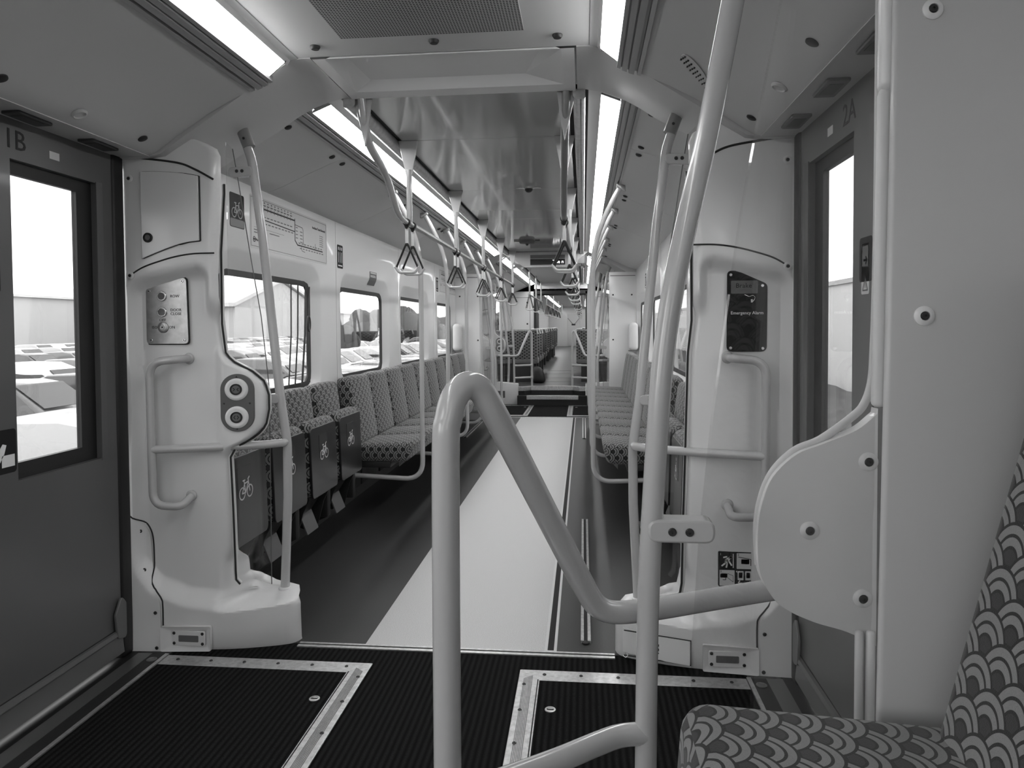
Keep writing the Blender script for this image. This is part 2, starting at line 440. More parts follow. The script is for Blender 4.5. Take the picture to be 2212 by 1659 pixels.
track(-.889, 8.55, 9.95, 'grooved metal floor rail under the far left bench poles')
# doormats with metal frames
def doormat(sx, oy, label):
    setxf(sx, 1, oy)
    t = T('door_mat', label, 'mat', (-.72, 2.0, 0), 'metal framed ribbed mats at the doors')
    b = B(); box(b, -1.15, -.375, 1.38, 2.655, 0, .006); bmesh.ops.recalc_face_normals(b, faces=b.faces); P('mat_insert', b, CARPET, t, 0)
    b = B(); prism(b, [(-1.15, 2.655), (-.375, 2.655), (-.294, 2.735), (-1.15, 2.735)], 'xy', 0, .007); P('frame_strip', b, ALU, t, 0, bev=.002)
    b = B(); prism(b, [(-.375, 1.38), (-.294, 1.30), (-.294, 2.735), (-.375, 2.655)], 'xy', 0, .007)
    P('frame_strip', b, ALU, t, 0, bev=.002)
    b = B(); prism(b, [(-1.15, 1.30), (-.294, 1.30), (-.375, 1.38), (-1.15, 1.38)], 'xy', 0, .007); P('frame_strip', b, ALU, t, 0, bev=.002)
    b = B()
    for i in range(7): box(b, -.347+i*.005, -.3445+i*.005, 1.40, 2.69-.004*i, .007, .0085)
    bmesh.ops.recalc_face_normals(b, faces=b.faces); P('grip_ribs', b, ALUD, t, 0)
    b = B(); box(b, -.370, -.366, 1.39, 2.66, .0068, .0078); P('frame_gap', b, SEAM, t, 0)
    b = B(); lathe(b, (-.424, 2.45, .006), (0, 0, 1), [(.019, 0), (.019, .003), (.013, .004), (.0125, .002), (0, .002)], 20); P('turn_lock', b, ALU, t)
    b = B(); box(b, -.436, -.412, 2.447, 2.453, .0075, .009); P('lock_slot', b, SEAM, t, 0)
    for x in (-1.09, -.95, -.81, -.67, -.53, -.39): screw(t, (x, 2.70, .007), (0, 0, 1), .007)
    for y in (2.62, 2.44, 2.24, 2.03, 1.83, 1.63): screw(t, (-.318, y, .007), (0, 0, 1), .007)
    setxf()
doormat(1, 0, 'ribbed black mat at the near left door')
doormat(-1, 0, 'ribbed black mat at the near right door')
doormat(1, 9.36, 'small-looking ribbed mat at the far left door')
doormat(-1, 9.36, 'small-looking ribbed mat at the far right door')
# door sills, one run per side and vestibule
n_ = 20
for oy in (0, 9.36):
    for s in (1, -1):
        setxf(s, 1, oy)
        sbox('trim_%d' % n_, ALU, -1.168, -1.152, 1.3, 2.74, -.02, .010); n_ += 1
        sbox('trim_%d' % n_, BLACK, -1.225, -1.168, 1.3, 2.74, -.02, .006); n_ += 1
        sbox('trim_%d' % n_, ALUD, -1.285, -1.225, 1.3, 2.74, -.02, .008); n_ += 1
        sbox('trim_%d' % n_, BLACK, -1.40, -1.285, 1.3, 2.9, -.03, .001); n_ += 1
        if oy == 0:
            b = B(); lathe(b, (-1.196, 2.69, .006), (0, 0, 1), [(.020, 0), (.020, .002), (.015, .003), (.014, .001), (0, .001)], 18)
            struct('trim_%d' % n_, b, ALUD); n_ += 1
        setxf()
# ------------------------------------------------------------------ roof shell (keeps daylight out above the linings)
sbox('ceiling', SEAM, -1.45, 1.45, REAR-.2, END2+.2, 2.56, 2.62)
for s in (1, -1):
    setxf(s)
    sbox('wall_%s' % ('left_upper' if s == 1 else 'right_upper'), SEAM, -1.45, -1.40, REAR-.2, END2+.2, 2.02, 2.56)
    sbox('wall_%s' % ('left_lower' if s == 1 else 'right_lower'), SEAM, -1.42, -1.37, REAR-.2, END2+.2, -.5, .02)
    setxf()
sbox('wall_rear', WALL, -1.4, 1.4, REAR-.1, REAR, .2, 2.6)
# ------------------------------------------------------------------ ceiling runs
COVE_S = [(-.805, 2.318), (-.90, 2.284), (-1.0, 2.243), (-1.1, 2.199), (-1.18, 2.163), (-1.24, 2.14), (-1.30, 2.128)]
COVE_D = [(-.762, 2.284), (-.85, 2.243), (-.95, 2.190), (-1.05, 2.128), (-1.12, 2.08), (-1.165, 2.05), (-1.20, 2.039)]
def run(y0, y1, door, seams=()):
    """side linings, light trough trims and metal rail on both sides between y0 and y1"""
    for s in (1, -1):
        setxf(s)
        cuts = [y0]+list(seams)+[y1]
        for a, c in zip(cuts, cuts[1:]):
            b = B(); sheet(b, COVE_D if door else COVE_S, a+.0015, c-.0015); struct('ceiling', b, COVE, smooth=50)
        dx, dz = (.043, -.036) if door else (0, 0)
        def q(p): return [(x+dx if x < -.64 else x, z+dz if x < -.64 else z) for x, z in p]
        k = -.5 if door else 0
        b = B(); sheet(b, q([(-.57, 2.398), (-.60, 2.392), (-.627 if not door else -.612, 2.382 if not door else 2.372)]), y0, y1, .01); struct('ceiling', b, CEIL)
        # stepped outer trim
        pr = [(-.715, 2.347), (-.728, 2.342), (-.728, 2.350), (-.734, 2.348), (-.734, 2.336), (-.752, 2.329), (-.752, 2.340), (-.758, 2.338), (-.758, 2.325), (-.778, 2.318), (-.778, 2.334), (-.790, 2.331), (-.790, 2.316), (-.803, 2.312), (-.803, 2.33), (-.715, 2.37)]
        b = B(); prism(b, q(pr), 'xz', y0, y1); struct('trim_%d' % (70 if door else 71), b, TRIMG, smooth=30)
        if not door:
            b = B(); prism(b, [(-.500, 2.40), (-.500, 2.37), (-.506, 2.36), (-.518, 2.354), (-.532, 2.354), (-.534, 2.358), (-.537, 2.354), (-.552, 2.356), (-.556, 2.362), (-.556, 2.40)], 'xz', y0, y1)
            struct('trim_72', b, STEEL, smooth=50)
            b = B(); box(b, -.57, -.475, y0, y1, 2.405, 2.42); bmesh.ops.recalc_face_normals(b, faces=b.faces); struct('trim_73', b, SEAM)
        setxf()
def lamp(s, y0, y1, door, label):
    setxf(s)
    xi, zi, xo, zo = (-.612, 2.372, -.685, 2.314) if door else (-.627, 2.382, -.715, 2.347)
    t = T('ceiling_light', label, 'ceiling light', ((xi+xo)/2, (y0+y1)/2, zi), 'glowing light panels along the ceiling')
    nx, nz = (zi-zo), -(xo-xi); L = math.hypot(nx, nz); nx, nz = nx/L*.004, nz/L*.004
    b = B(); prism(b, [(xi, zi), (xo, zo), (xo+nx, zo+nz), (xi+nx, zi+nz)], 'xz', y0+.006, y1-.006); P('diffuser', b, LAMP, t, 0)
    for a, c in ((y0, y0+.006), (y1-.006, y1)):
        b = B(); prism(b, [(xi, zi), (xo, zo), (xo+3*nx, zo+3*nz), (xi+3*nx, zi+3*nz)], 'xz', a, c); P('end_frame', b, MIDG, t, 0)
    setxf()
run(1.2, 2.745, True); run(REAR, 1.2, False, (-5.5, -4, -2.5, -1)); run(3.24, 10.16, False, (4.02, 5.45, 6.98, 8.55)); run(10.65, 12.12, True); run(12.6, END1, False, (14, 15.5))
LY = [3.27, 4.5, 6.0, 7.5, 9.0, 10.14]
for s in (1, -1):
    sd = SIDE[s]
    lamp(s, 1.23, 2.72, True, 'nearest bright ceiling light panel over the %s door' % sd)
    for i in range(5 if s == 1 else 3): lamp(s, -6.9+i*1.6, -5.32+i*1.6, False, 'ceiling light panel in the section behind the camera, %s row' % sd)
    for i in range(5): lamp(s, LY[i], LY[i+1], False, '%s glowing panel from the near arch in the %s saloon light row' % (ORD[i], sd))
    lamp(s, 10.68, 12.1, True, 'glowing ceiling panel over the far %s door' % sd)
    for i in range(3): lamp(s, 12.62+i*1.6, 14.2+i*1.6, False, '%s glowing %s panel past the far arch' % (ORD[i], sd))
# centre ceilings
sbox('ceiling', CEIL, -.57, .57, REAR, 2.745, 2.40, 2.42)
sbox('ceiling', CEIL, -.57, .57, 10.65, 12.12, 2.40, 2.42)
ys = [3.245, 4.02, 5.53, 7.05, 8.57, 10.16]
for a, c in zip(ys, ys[1:]): sbox('ceiling', CGLOSS, -.478, .478, a+.002, c-.002, 2.40, 2.42)
for a, c in ((12.6, 14.1), (14.1, 15.6), (15.6, END1)): sbox('ceiling', CEIL, -.478, .478, a+.002, c-.002, 2.40, 2.42)
# ceiling grille with its fixing caps
t = T('ceiling_vent', 'perforated grille in the ceiling above the doors', 'vent', (0, 1.8, 2.40))
b = B(); box(b, -.336, .336, 1.05, 2.576, 2.3965, 2.4005); bmesh.ops.recalc_face_normals(b, faces=b.faces); P('perforated_plate', b, PERF, t, 0)
for x, y in ((-.458, 2.64), (-.003, 2.635), (.453, 2.637)):
    b = B(); lathe(b, (x, y, 2.40), (0, 0, -1), [(.019, 0), (.019, .004), (.014, .012), (.008, .013), (0, .012)], 18); P('fixing_cap', b, BLACK, t)
# transverse arches
BEAM_N = [(-.575, 2.402), (-.652, 2.362), (-.768, 2.289), (-.943, 2.177), (-1.042, 2.116), (-1.151, 2.044), (-1.22, 2.036), (-1.36, 2.034)]
BEAM_F = [(-.575, 2.392), (-.62, 2.384), (-.69, 2.360), (-.78, 2.314), (-.87, 2.253), (-1.008, 2.178), (-1.157, 2.092), (-1.24, 2.05), (-1.36, 2.034)]
def arch(sy, oy):
    for s in (1, -1):
        setxf(s, sy, oy)
        N = 25; b = B(); rows = []
        for i in range(9):
            v = i/8; row = []
            for j in range(N):
                x = -.52-(1.36-.52)*j/(N-1)
                zn = lerp([(-p, q) for p, q in BEAM_N], -x); zf = lerp([(-p, q) for p, q in BEAM_F], -x)
                if -x < .575: zn = zf = 2.397
                z = zn+(zf-zn)*sm(v)-.012*math.sin(math.pi*v)*sm((-x-.6)/.2)
                row.append(b.verts.new((x, 2.747+.493*v, z)))
            rows.append(row)
        for r0, r1 in zip(rows, rows[1:]):
            for j in range(N-1): b.faces.new((r0[j], r0[j+1], r1[j+1], r1[j]))
        tops = []
        for r in (rows[0], rows[-1]):
            tp = [b.verts.new((q.co.x, q.co.y, 2.5)) for q in r]; tops.append(tp)
            for j in range(N-1): b.faces.new((r[j], tp[j], tp[j+1], r[j+1]))
        b.faces.new((rows[0][0], rows[-1][0], tops[1][0], tops[0][0])) if False else None
        bmesh.ops.recalc_face_normals(b, faces=b.faces)
        struct('ceiling', b, COVE, smooth=45)
    setxf(1, sy, oy)
    # shallow tray in the middle
    b = B()
    o = [(-.463, 2.752), (.463, 2.752), (.463, 3.15), (-.463, 3.15)]; i_ = [(-.40, 2.765), (.40, 2.765), (.30, 3.09), (-.38, 3.09)]
    fr = [(-.513, 2.747), (.513, 2.747), (.513, 3.24), (-.513, 3.24)]
    R = []
    for poly, z in ((fr, 2.393), (o, 2.393), (i_, 2.425)):
        R.append([b.verts.new((x, y, z)) for x, y in poly])
    for r0, r1 in zip(R, R[1:]):
        for k in range(4): b.faces.new((r0[k], r0[(k+1) % 4], r1[(k+1) % 4], r1[k]))
    b.faces.new(R[2])
    bmesh.ops.recalc_face_normals(b, faces=b.faces)
    if b.faces[-1].normal.z > 0: bmesh.ops.reverse_faces(b, faces=b.faces)
    struct('ceiling', b, TRAY, smooth=0)
    setxf()
arch(1, 0); arch(-1, 13.4); arch(1, 9.36)
# ------------------------------------------------------------------ side walls with windows
WINS = [(3.54, 4.775), (5.36, 6.54), (7.15, 8.28), (8.96, 10.02)]
BAYS = [(2.92, 5.173), (5.173, 6.99), (6.99, 8.72), (8.72, 10.35)]
wn = 1
def loop_between(a0, a1, b0, b1, r, n, cx, cy):
    """rounded rectangle sampled at n equal angles about (cx,cy)"""
    poly = rrect(a0, a1, b0, b1, r, 8); out = []
    for k in range(n):
        t = 2*math.pi*k/n+.001; d = (math.cos(t), math.sin(t)); best = None
        for p, q in zip(poly, poly[1:]+poly[:1]):
            ex, ey = q[0]-p[0], q[1]-p[1]; den = d[0]*ey-d[1]*ex
            if abs(den) < 1e-9: continue
            px, py = p[0]-cx, p[1]-cy
            s = (px*ey-py*ex)/den; u = (px*d[1]-py*d[0])/den
            if s > 0 and -1e-6 <= u <= 1+1e-6: best = s if best is None else min(best, s)
        out.append((cx+d[0]*best, cy+d[1]*best))
    return out
def window_bay(s, i):
    global wn
    setxf(s)
    (ya, yb), (w0, w1) = BAYS[i], WINS[i]; cy, cz, n = (w0+w1)/2, 1.3, 96
    L0 = loop_between(ya+.002, yb-.002, .02, 2.128, .001, n, cy, cz)
    for c in ((ya+.002, .02), (yb-.002, .02), (ya+.002, 2.128), (yb-.002, 2.128)):
        k = min(range(n), key=lambda j: (L0[j][0]-c[0])**2+(L0[j][1]-c[1])**2); L0[k] = c
    L1 = loop_between(w0-.10, w1+.10, .90, 1.775, .17, n, cy, cz)
    L2 = loop_between(w0-.085, w1+.085, .91, 1.755, .165, n, cy, cz)
    L3 = loop_between(w0-.012, w1+.012, .94, 1.655, .085, n, cy, cz)
    b = B(); R = []
    for Lp, x in ((L0, -1.285), (L1, -1.285), (L2, -1.291), (L3, -1.338)): R.append([b.verts.new((x, p, q)) for p, q in Lp])
    for r0, r1 in zip(R, R[1:]):
        for k in range(n): b.faces.new((r0[k], r0[(k+1) % n], r1[(k+1) % n], r1[k]))
    bmesh.ops.recalc_face_normals(b, faces=b.faces)
    b.faces.ensure_lookup_table()
    if b.faces[0].normal.x < 0: bmesh.ops.reverse_faces(b, faces=b.faces)
    struct('wall_%s' % SIDE[s], b, WALL, smooth=60)
    b = B(); n2 = 96
    G0 = loop_between(w0-.014, w1+.014, .935, 1.66, .088, n2, cy, cz); G1 = loop_between(w0+.028, w1-.028, .975, 1.625, .06, n2, cy, cz)
    R = [[b.verts.new((x, p, q)) for p, q in Lp] for Lp, x in ((G0, -1.336), (G1, -1.339), (G1, -1.352), (G0, -1.352))]
    for r0, r1 in zip(R, R[1:]+R[:1]):
        for k in range(n2): b.faces.new((r0[k], r0[(k+1) % n2], r1[(k+1) % n2], r1[k]))
    bmesh.ops.recalc_face_normals(b, faces=b.faces)
    f = struct('window_%d' % wn, b, BLACK, smooth=40)
    b = B(); prism(b, rrect(w0+.01, w1-.01, .955, 1.645, .07), 'yz', -1.347, -1.343)
    g = P('pane', b, WGLASS, None, 0); g.parent = f; g.location = g.location-f.location
    wn += 1
    b = B(); box(b, -1.36, -1.30, yb-.05, yb+.05, .0, 2.13); struct('wall_%s' % SIDE[s], b, SEAM)
    setxf()
for s in (1, -1):
    for i in range(4): window_bay(s, i)
    setxf(s)
    # raised sections: near behind the camera, far ones beyond the second doors
    for a, c in ((-.15, 1.2), (-2.0, -1.4), (-4.2, -3.6), (REAR, -5.8)): sbox('wall_%s' % SIDE[s], WALL, -1.36, -1.30, a, c, .2, 2.13)
    if s == -1: sbox('wall_right', WALL, -1.36, -1.30, -1.4, -.15, .2, 2.13)
    for a, c in ((-1.4, -.15), (-3.6, -2.0), (-5.8, -4.2))[0 if s == 1 else 1:]:
        sbox('wall_%s' % SIDE[s], WALL, -1.36, -1.30, a, c, .2, 1.10); sbox('wall_%s' % SIDE[s], WALL, -1.36, -1.30, a, c, 1.95, 2.13)
    for a, c in ((12.55, 13.2), (14.4, 14.9), (16.2, END1)): sbox('wall_%s' % SIDE[s], WALL, -1.36, -1.30, a, c, .2, 2.13)
    for a, c in ((13.2, 14.4), (14.9, 16.2)):
        sbox('wall_%s' % SIDE[s], WALL, -1.36, -1.30, a, c, .2, 1.22); sbox('wall_%s' % SIDE[s], WALL, -1.36, -1.30, a, c, 1.93, 2.13)
    sbox('baseboard_%s' % SIDE[s], DARK, -1.29, -1.25, 3.2, 10.2, 0, .30)
    setxf()
# ------------------------------------------------------------------ doors
dn = 1
def door(s, oy, code, full):
    global dn
    setxf(s, 1, oy)
    def leaf(mir):
        global dn
        def Y(a, c): return (4.07-c, 4.07-a) if mir else (a, c)
        b = B()
        for a, c, z0, z1 in ((2.04, 2.192, .13, 2.06), (2.61, 2.70, .13, 2.06), (2.192, 2.61, .13, .838), (2.192, 2.61, 1.905, 2.06)):
            a, c = Y(a, c); box(b, -1.362, -1.33, a, c, z0, z1)
        bmesh.ops.recalc_face_normals(b, faces=b.faces)
        d = struct('door_%d' % dn, b, DOORP, smooth=0)
        def C(n, bm, m, sm_=0, **k):
            o = P(n, bm, m, None, sm_, **k); o.parent = d; o.location = o.location-d.location; return o
        a, c = Y(2.192, 2.61); g0, g1 = Y(2.203, 2.528)
        b = B(); box(b, -1.372, -1.352, a, g0, .838, 1.905); box(b, -1.372, -1.352, g1, c, .838, 1.905)
        box(b, -1.372, -1.352, g0, g1, .838, .893); box(b, -1.372, -1.352, g0, g1, 1.86, 1.905)
        bmesh.ops.recalc_face_normals(b, faces=b.faces); C('window_border', b, BLACK)
        b = B(); box(b, -1.366, -1.362, g0, g1, .893, 1.86); bmesh.ops.recalc_face_normals(b, faces=b.faces); C('pane', b, WGLASS)
        # bevelled reveal round the glass
        b = B(); p = rrect(a-.002, c+.03, .835, 1.91, .004, 2)
        e0, e1 = Y(2.606, 2.636)
        prism(b, [(-1.331, e0), (-1.326, e0), (-1.322, e1), (-1.331, e1)] if not mir else [(-1.331, e0), (-1.322, e0), (-1.326, e1), (-1.331, e1)], 'xy', .83, 1.91); C('reveal_strip', b, MIDG)
        a, c = Y(2.04, 2.70)
        b = B(); prism(b, [(-1.345, .13), (-1.317, .128), (-1.313, .112), (-1.325, .10), (-1.318, .03), (-1.345, .012)], 'xz', a, c); C('kick_plate', b, KICK, 0)
        b = B(); box(b, -1.335, -1.3285, a, c, .1285, .1325); bmesh.ops.recalc_face_normals(b, faces=b.faces); C('seam_line', b, SEAM)
        a, c = Y(2.70, 2.77)
        b = B(); rbox(b, -1.39, -1.322, a, c, 0, 2.06, .012); C('rubber_seal', b, BLACK, 40)
        b = B(); e = Y(2.655, 2.715)
        lo = [(e[0] if not mir else e[1], .09), (e[1] if not mir else e[0], .075)]
        k = 1 if not mir else -1; y0 = lo[0][0]
        prism(b, rpoly([(y0, .10), (y0-.012*k, .20), (y0+.028*k, .265), (y0+.055*k, .23), (y0+.055*k, .085)], .02), 'yz', -1.322, -1.312); C('guide_flap', b, KICK, 30, bev=.002)
        if not mir and full:
            b = B(); prism(b, rrect(2.045, 2.186, .872, 1.016, .012), 'yz', -1.3305, -1.3292); st = C('warning_sticker', b, STICK)
            def D(n, bm, m):
                o = P(n, bm, m, None, 0); o.parent = st; o.location = o.location-d.location-st.location; return o
            b = B(); prism(b, [(2.125, .893), (2.178, .893), (2.178, .932), (2.125, .932)], 'yz', -1.3292, -1.3288)
            prism(b, [(2.06, .90), (2.11, .90), (2.135, .935), (2.145, .965), (2.13, .97), (2.11, .945), (2.06, .95)], 'yz', -1.3292, -1.3288); D('pictogram', b, WINK)
            b = B(); prism(b, rrect(2.05, 2.14, 1.46, 1.585, .012), 'yz', -1.3305, -1.3292); C('dark_label', b, STICK)
            b = B(); prism(b, [(2.37, 1.945), (2.418, 1.945), (2.418, 1.972), (2.37, 1.972)], 'yz', -1.3305, -1.3295); C('maker_plate', b, PLAST)
            yy = 2.215 if s == 1 else 2.23
            o = text(code, .092, INK, None, (-1.3293, yy, 1.967), (0, 1 if s == 1 else -1, 0), (0, 0, 1)); o.parent = d; o.location = o.location-d.location
            if s == -1:
                b = B(); prism(b, rrect(2.07, 2.125, 1.425, 1.567, .006), 'yz', -1.3305, -1.3292); st = C('arrow_sticker', b, PLAST)
                b = B(); prism(b, [(2.077, 1.503), (2.118, 1.503), (2.118, 1.56), (2.077, 1.56)], 'yz', -1.3292, -1.3288); D('arrow_field', b, INKG)
                b = B(); ribbon(b, [(-.013, 0), (.013, 0)], .006, (-1.3288, 2.097, 1.52), (0, -1, 0), (0, 0, 1)); ribbon(b, [(.003, .010), (.013, 0), (.003, -.010)], .006, (-1.3288, 2.097, 1.52), (0, -1, 0), (0, 0, 1)); D('arrow', b, WINK)
                b = B(); ribbon(b, [(-.017, -.014), (.017, -.014), (0, .022)], .004, (-1.3288, 2.097, 1.45), (0, -1, 0), (0, 0, 1), True); ribbon(b, [(0, -.006), (0, .008)], .003, (-1.3288, 2.097, 1.45), (0, -1, 0), (0, 0, 1)); D('triangle', b, INKG)
        dn += 1
    leaf(False); leaf(True)
    # header above the door: flat strip with dark sensor covers
    b = B(); box(b, -1.40, -1.198, 1.2, 2.75, 2.037, 2.06); bmesh.ops.recalc_face_normals(b, faces=b.faces); struct('ceiling', b, COVE, smooth=0)
    if oy == 0:
        sd = SIDE[s]
        for k, (a, c) in enumerate(((1.79, 1.93), (2.12, 2.275), (2.465, 2.62))):
            t = T('sensor_cover', 'dark sensor cover over the %s door, %s the camera' % (sd, ['nearest', 'middle one from', 'farthest from'][k]), 'sensor', (-1.265, (a+c)/2, 2.037), 'dark sensor covers over the doors')
            b = B(); prism(b, rpoly([(-1.298, a), (-1.232, a), (-1.236, c), (-1.302, c)], .01), 'xy', 2.028, 2.038); P('cover', b, MIDG if s == -1 else DARK, t, 30, bev=.003)
            b = B(); box(b, -1.287, -1.247, a+.03, c-.03, 2.027, 2.0285); bmesh.ops.recalc_face_normals(b, faces=b.faces); P('inner_window', b, DARK, t, 0)
        for k, y in enumerate((1.94, 2.61)):
            b = B(); lathe(b, (-1.135, y, 2.071), (.45, 0, -.9), [(.019, 0), (.018, .004), (.012, .007), (0, .007)], 18)
            tag(P('fixing_cap', b, BLACK), 'round black fixing cap low on the %s door ceiling, %s' % (sd, ['near', 'far by the pillar'][k]), 'cap', 'black caps on the door ceilings')
        b = B(); lathe(b, (-1.14, 2.27, 2.066), (.45, 0, -.9), [(.026, 0), (.026, .004), (.02, .008), (.018, .004), (0, .004)], 22)
        tag(P('button_light', b, COVE), 'small round white disc in the sloping ceiling by the %s door' % sd, 'ceiling disc')
    setxf()
door(1, 0, '1B', True); door(-1, 0, '2A', True); door(1, 9.36, '', False); door(-1, 9.36, '', False)
t = T('speaker_grille', 'oval slotted speaker grille in the right sloping ceiling', 'speaker', (.93, 2.51, 2.2))
def cz(x): return lerp([(-a, c) for a, c in COVE_D], x)
b = B(); b2 = B()
pl = [(.925+.075*math.cos(a)*.72-.028*math.sin(a)*.5, 2.505+.085*math.cos(a)+.04*math.sin(a)) for a in [2*math.pi*k/24 for k in range(24)]]
lo = [b.verts.new((x, y, cz(x)-.004)) for x, y in pl]; b.faces.new(lo); hi = [b.verts.new((x, y, cz(x)+.004)) for x, y in pl]
for k in range(24): b.faces.new((lo[k], lo[(k+1) % 24], hi[(k+1) % 24], hi[k]))
bmesh.ops.recalc_face_normals(b, faces=b.faces); P('plate', b, COVE, t, 30)
for i in range(-4, 5):
    for j in (-1, 0, 1):
        x, y = .925+i*.0125+j*.004, 2.505+i*.016-j*.016
        rbox(b2, x-.003, x+.003, y-.0065, y+.0065, cz(x)-.0058, cz(x)-.0035, 0)
P('slots', b2, SEAM, t, 0)

# ------------------------------------------------------------------ door pillars
AIN = [(0, .670), (.165, .670), (.185, .680), (.198, .70), (.205, .76), (.215, .82), (.24, .88), (.27, .925), (.32, .945), (.577, .95), (.80, .957), (.842, .935), (.872, .875), (.90, .84), (.931, .813), (1.0, .798), (1.06, .798), (1.116, .815), (1.165, .868), (1.194, .928), (1.233, .968), (1.36, .982), (1.66, .98), (1.9, .963), (2.05, .962), (2.08, .975), (2.105, 1.02), (2.125, 1.08), (2.15, 1.16), (2.18, 1.22), (2.25, 1.25)]
AINR = [p for p in AIN if not .80 < p[0] < 1.23]
ZL = [(.64, .178), (.692, .180), (.764, .172), (.948, .157), (1.113, .178), (1.237, .228), (1.298, .31), (1.345, .42)]
ZT = [(.95, 1.56), (1.0, 1.60), (1.04, 1.612), (1.27, 1.56), (1.30, 1.54), (1.34, 1.50)]
YF = [(.672, 2.900), (.70, 2.880), (.74, 2.862), (.80, 2.842), (.87, 2.822), (.95, 2.806), (1.1, 2.787), (1.335, 2.772)]
AIN = [(z, (a+CX)*.988-CX if z > .3 else a) for z, a in AIN]; AINR = [(z, (a+CX)*.992-CX if z > .3 else a) for z, a in AINR]
def surf(a, z, pod=True):
    yf = lerp(YF, a)
    st = sm((lerp(ZT, a)-z)/.06); sl = sm((z-lerp(ZL, a))/.08)
    r = .055*sm((1.330-a)/.038)*st*sl
    r *= 1-.95*sm((z-1.36)/.12)*sm((1.03-a)/.05)
    if pod: r *= 1-.6*sm((1.0-a)/.06)*sm((z-.78)/.08)*sm((1.3-z)/.08)
    if z < .40: r += .14*sm((z-lerp(ZL, a))/.03)*sm((.99-a)/.10)*sm((.40-z)/.08)
    return yf+r
def pillar(s, oy, pod, label, detail, sy=1):
    setxf(s, sy, oy)
    t = T('door_pillar', label, 'pillar', (-1.15, 2.9, 0), 'white moulded pillars beside the doors')
    tab = AIN if pod else AINR
    zs = sorted(set([0, .012]+[round(.14+.006*i, 4) for i in range(36)]+[round(.36+.03*i, 4) for i in range(15)]+[round(.78+.0125*i, 4) for i in range(40)]+[round(1.28+.016*i, 4) for i in range(28)]+[1.75, 1.85, 1.95, 2.0, 2.05, 2.06, 2.07, 2.08, 2.09, 2.1, 2.11, 2.12, 2.135, 2.15, 2.18, 2.25]))
    b = B(); rings = []
    for z in zs:
        ai = lerp(tab, z); ring = []; N = 44
        for k in range(N+1):
            a = 1.335+(ai-1.335)*(1-(1-k/N)**1.25)
            y = surf(a, z, pod)
            if z < .03: y += .012*(1-z/.03)
            e = max(0, min(1, (ai+.028-a)/.028)); y += .034*(1-math.sqrt(max(0, 1-e*e)))
            e = max(0, min(1, (a-1.315)/.02)); y += .012*(1-math.sqrt(max(0, 1-e*e)))
            ring.append((-a, y, z))
        if z < .31: back = [(-ai-.06, 3.05), (-ai-.10, 3.07), (-1.06, 3.07)]
        else: back = [(-ai-.012, ring[-1][1]+.02), (-ai-.03, ring[-1][1]+.035), (-1.06, 2.935)]
        ring += [(x, y, z) for x, y in back]+[(-1.37, 2.94, z), (-1.37, 2.79, z)]
        rings.append([b.verts.new(p) for p in ring])
    n = len(rings[0])
    for r0, r1 in zip(rings, rings[1:]):
        for k in range(n): b.faces.new((r0[k], r0[(k+1) % n], r1[(k+1) % n], r1[k]))
    b.faces.new(rings[0][::-1]); b.faces.new(rings[-1])
    bmesh.ops.recalc_face_normals(b, faces=b.faces)
    P('body', b, WHITE, t, 42)
    def onsurf(pts, off=.0015): return [(-a, surf(a, z, pod)-off, z) for a, z in pts]
    def dense(pts, n=10):
        out = []
        for (a, z), (c, d) in zip(pts, pts[1:]): out += [(a+(c-a)*i/n, z+(d-z)*i/n) for i in range(n)]
        return out+[pts[-1]]
    def seam(pts, r=.004, closed=False, nm='seam'):
        q = [(p.x, p.z) for p in spline([(a, 0, z) for a, z in pts], 9)]
        b = B(); tube(b, onsurf(q, .0012), r, 6); P(nm, b, SEAM, t)
    seam([(1.330, 2.043), (1.246, 2.037), (1.10, 2.017), (1.03, 1.99), (.958, 1.950)], .0042)
    seam([(1.320, 1.552), (1.256, 1.592), (1.18, 1.619), (1.112, 1.637), (1.04, 1.648), (.960, 1.650)], .0032)
    seam([(1.330, .565), (1.272, .48), (1.263, .32), (1.245, .265), (1.207, .222), (1.200, .19), (1.200, .10), (1.200, .003)], .003)
    # screwed kick cover down the outer edge
    b = B(); rows = []
    for i in range(40):
        z = .004+.555*i/39; ai = lerp([(0, 1.204), (.21, 1.209), (.265, 1.249), (.32, 1.267), (.48, 1.276), (.565, 1.332)], z)
        row = [b.verts.new((-(1.334+(ai-1.334)*k/10), surf(1.334+(ai-1.334)*k/10, z, pod)-.005-.004*sm((.12-z)/.12), z)) for k in range(11)]; rows.append(row)
    for r0, r1 in zip(rows, rows[1:]):
        for k in range(10): b.faces.new((r0[k], r0[k+1], r1[k+1], r1[k]))
    bmesh.ops.recalc_face_normals(b, faces=b.faces); bmesh.ops.solidify(b, geom=b.faces, thickness=.004)
    o = P('kick_cover', b, WHITE, t, 40)
    for a, z in ((1.305, .495), (1.285, .335), (1.225, .165), (1.222, .018)): screw(o, (-a, surf(a, z)-.0125, z), r=.0075)
    for a, z in ((1.302, 1.955), (1.305, 1.56)):
        b = B(); lathe(b, (-a, surf(a, z)-.003, z), (0, -1, 0), [(.017, 0), (.017, .002), (.010, .005), (.007, .004), (.006, .001), (0, .001)], 16); P('screw', b, WHITE, t)
        b = B(); lathe(b, (-a, surf(a, z)-.0065, z), (0, -1, 0), [(.0065, 0), (.006, .002), (0, .002)], 12); P('screw_head', b, SCREW, t)
    # glass edge moulding along the inner side
    pts = [(lerp(tab, z)-.004, z) for z in [.26+.02*i for i in range(86)]]
    b = B(); tube(b, [(-a-.004, lerp(YF, max(a, .80))+.062, z) for a, z in pts if z < 1.95], .010, 8); P('glass_moulding', b, WHITE, t)
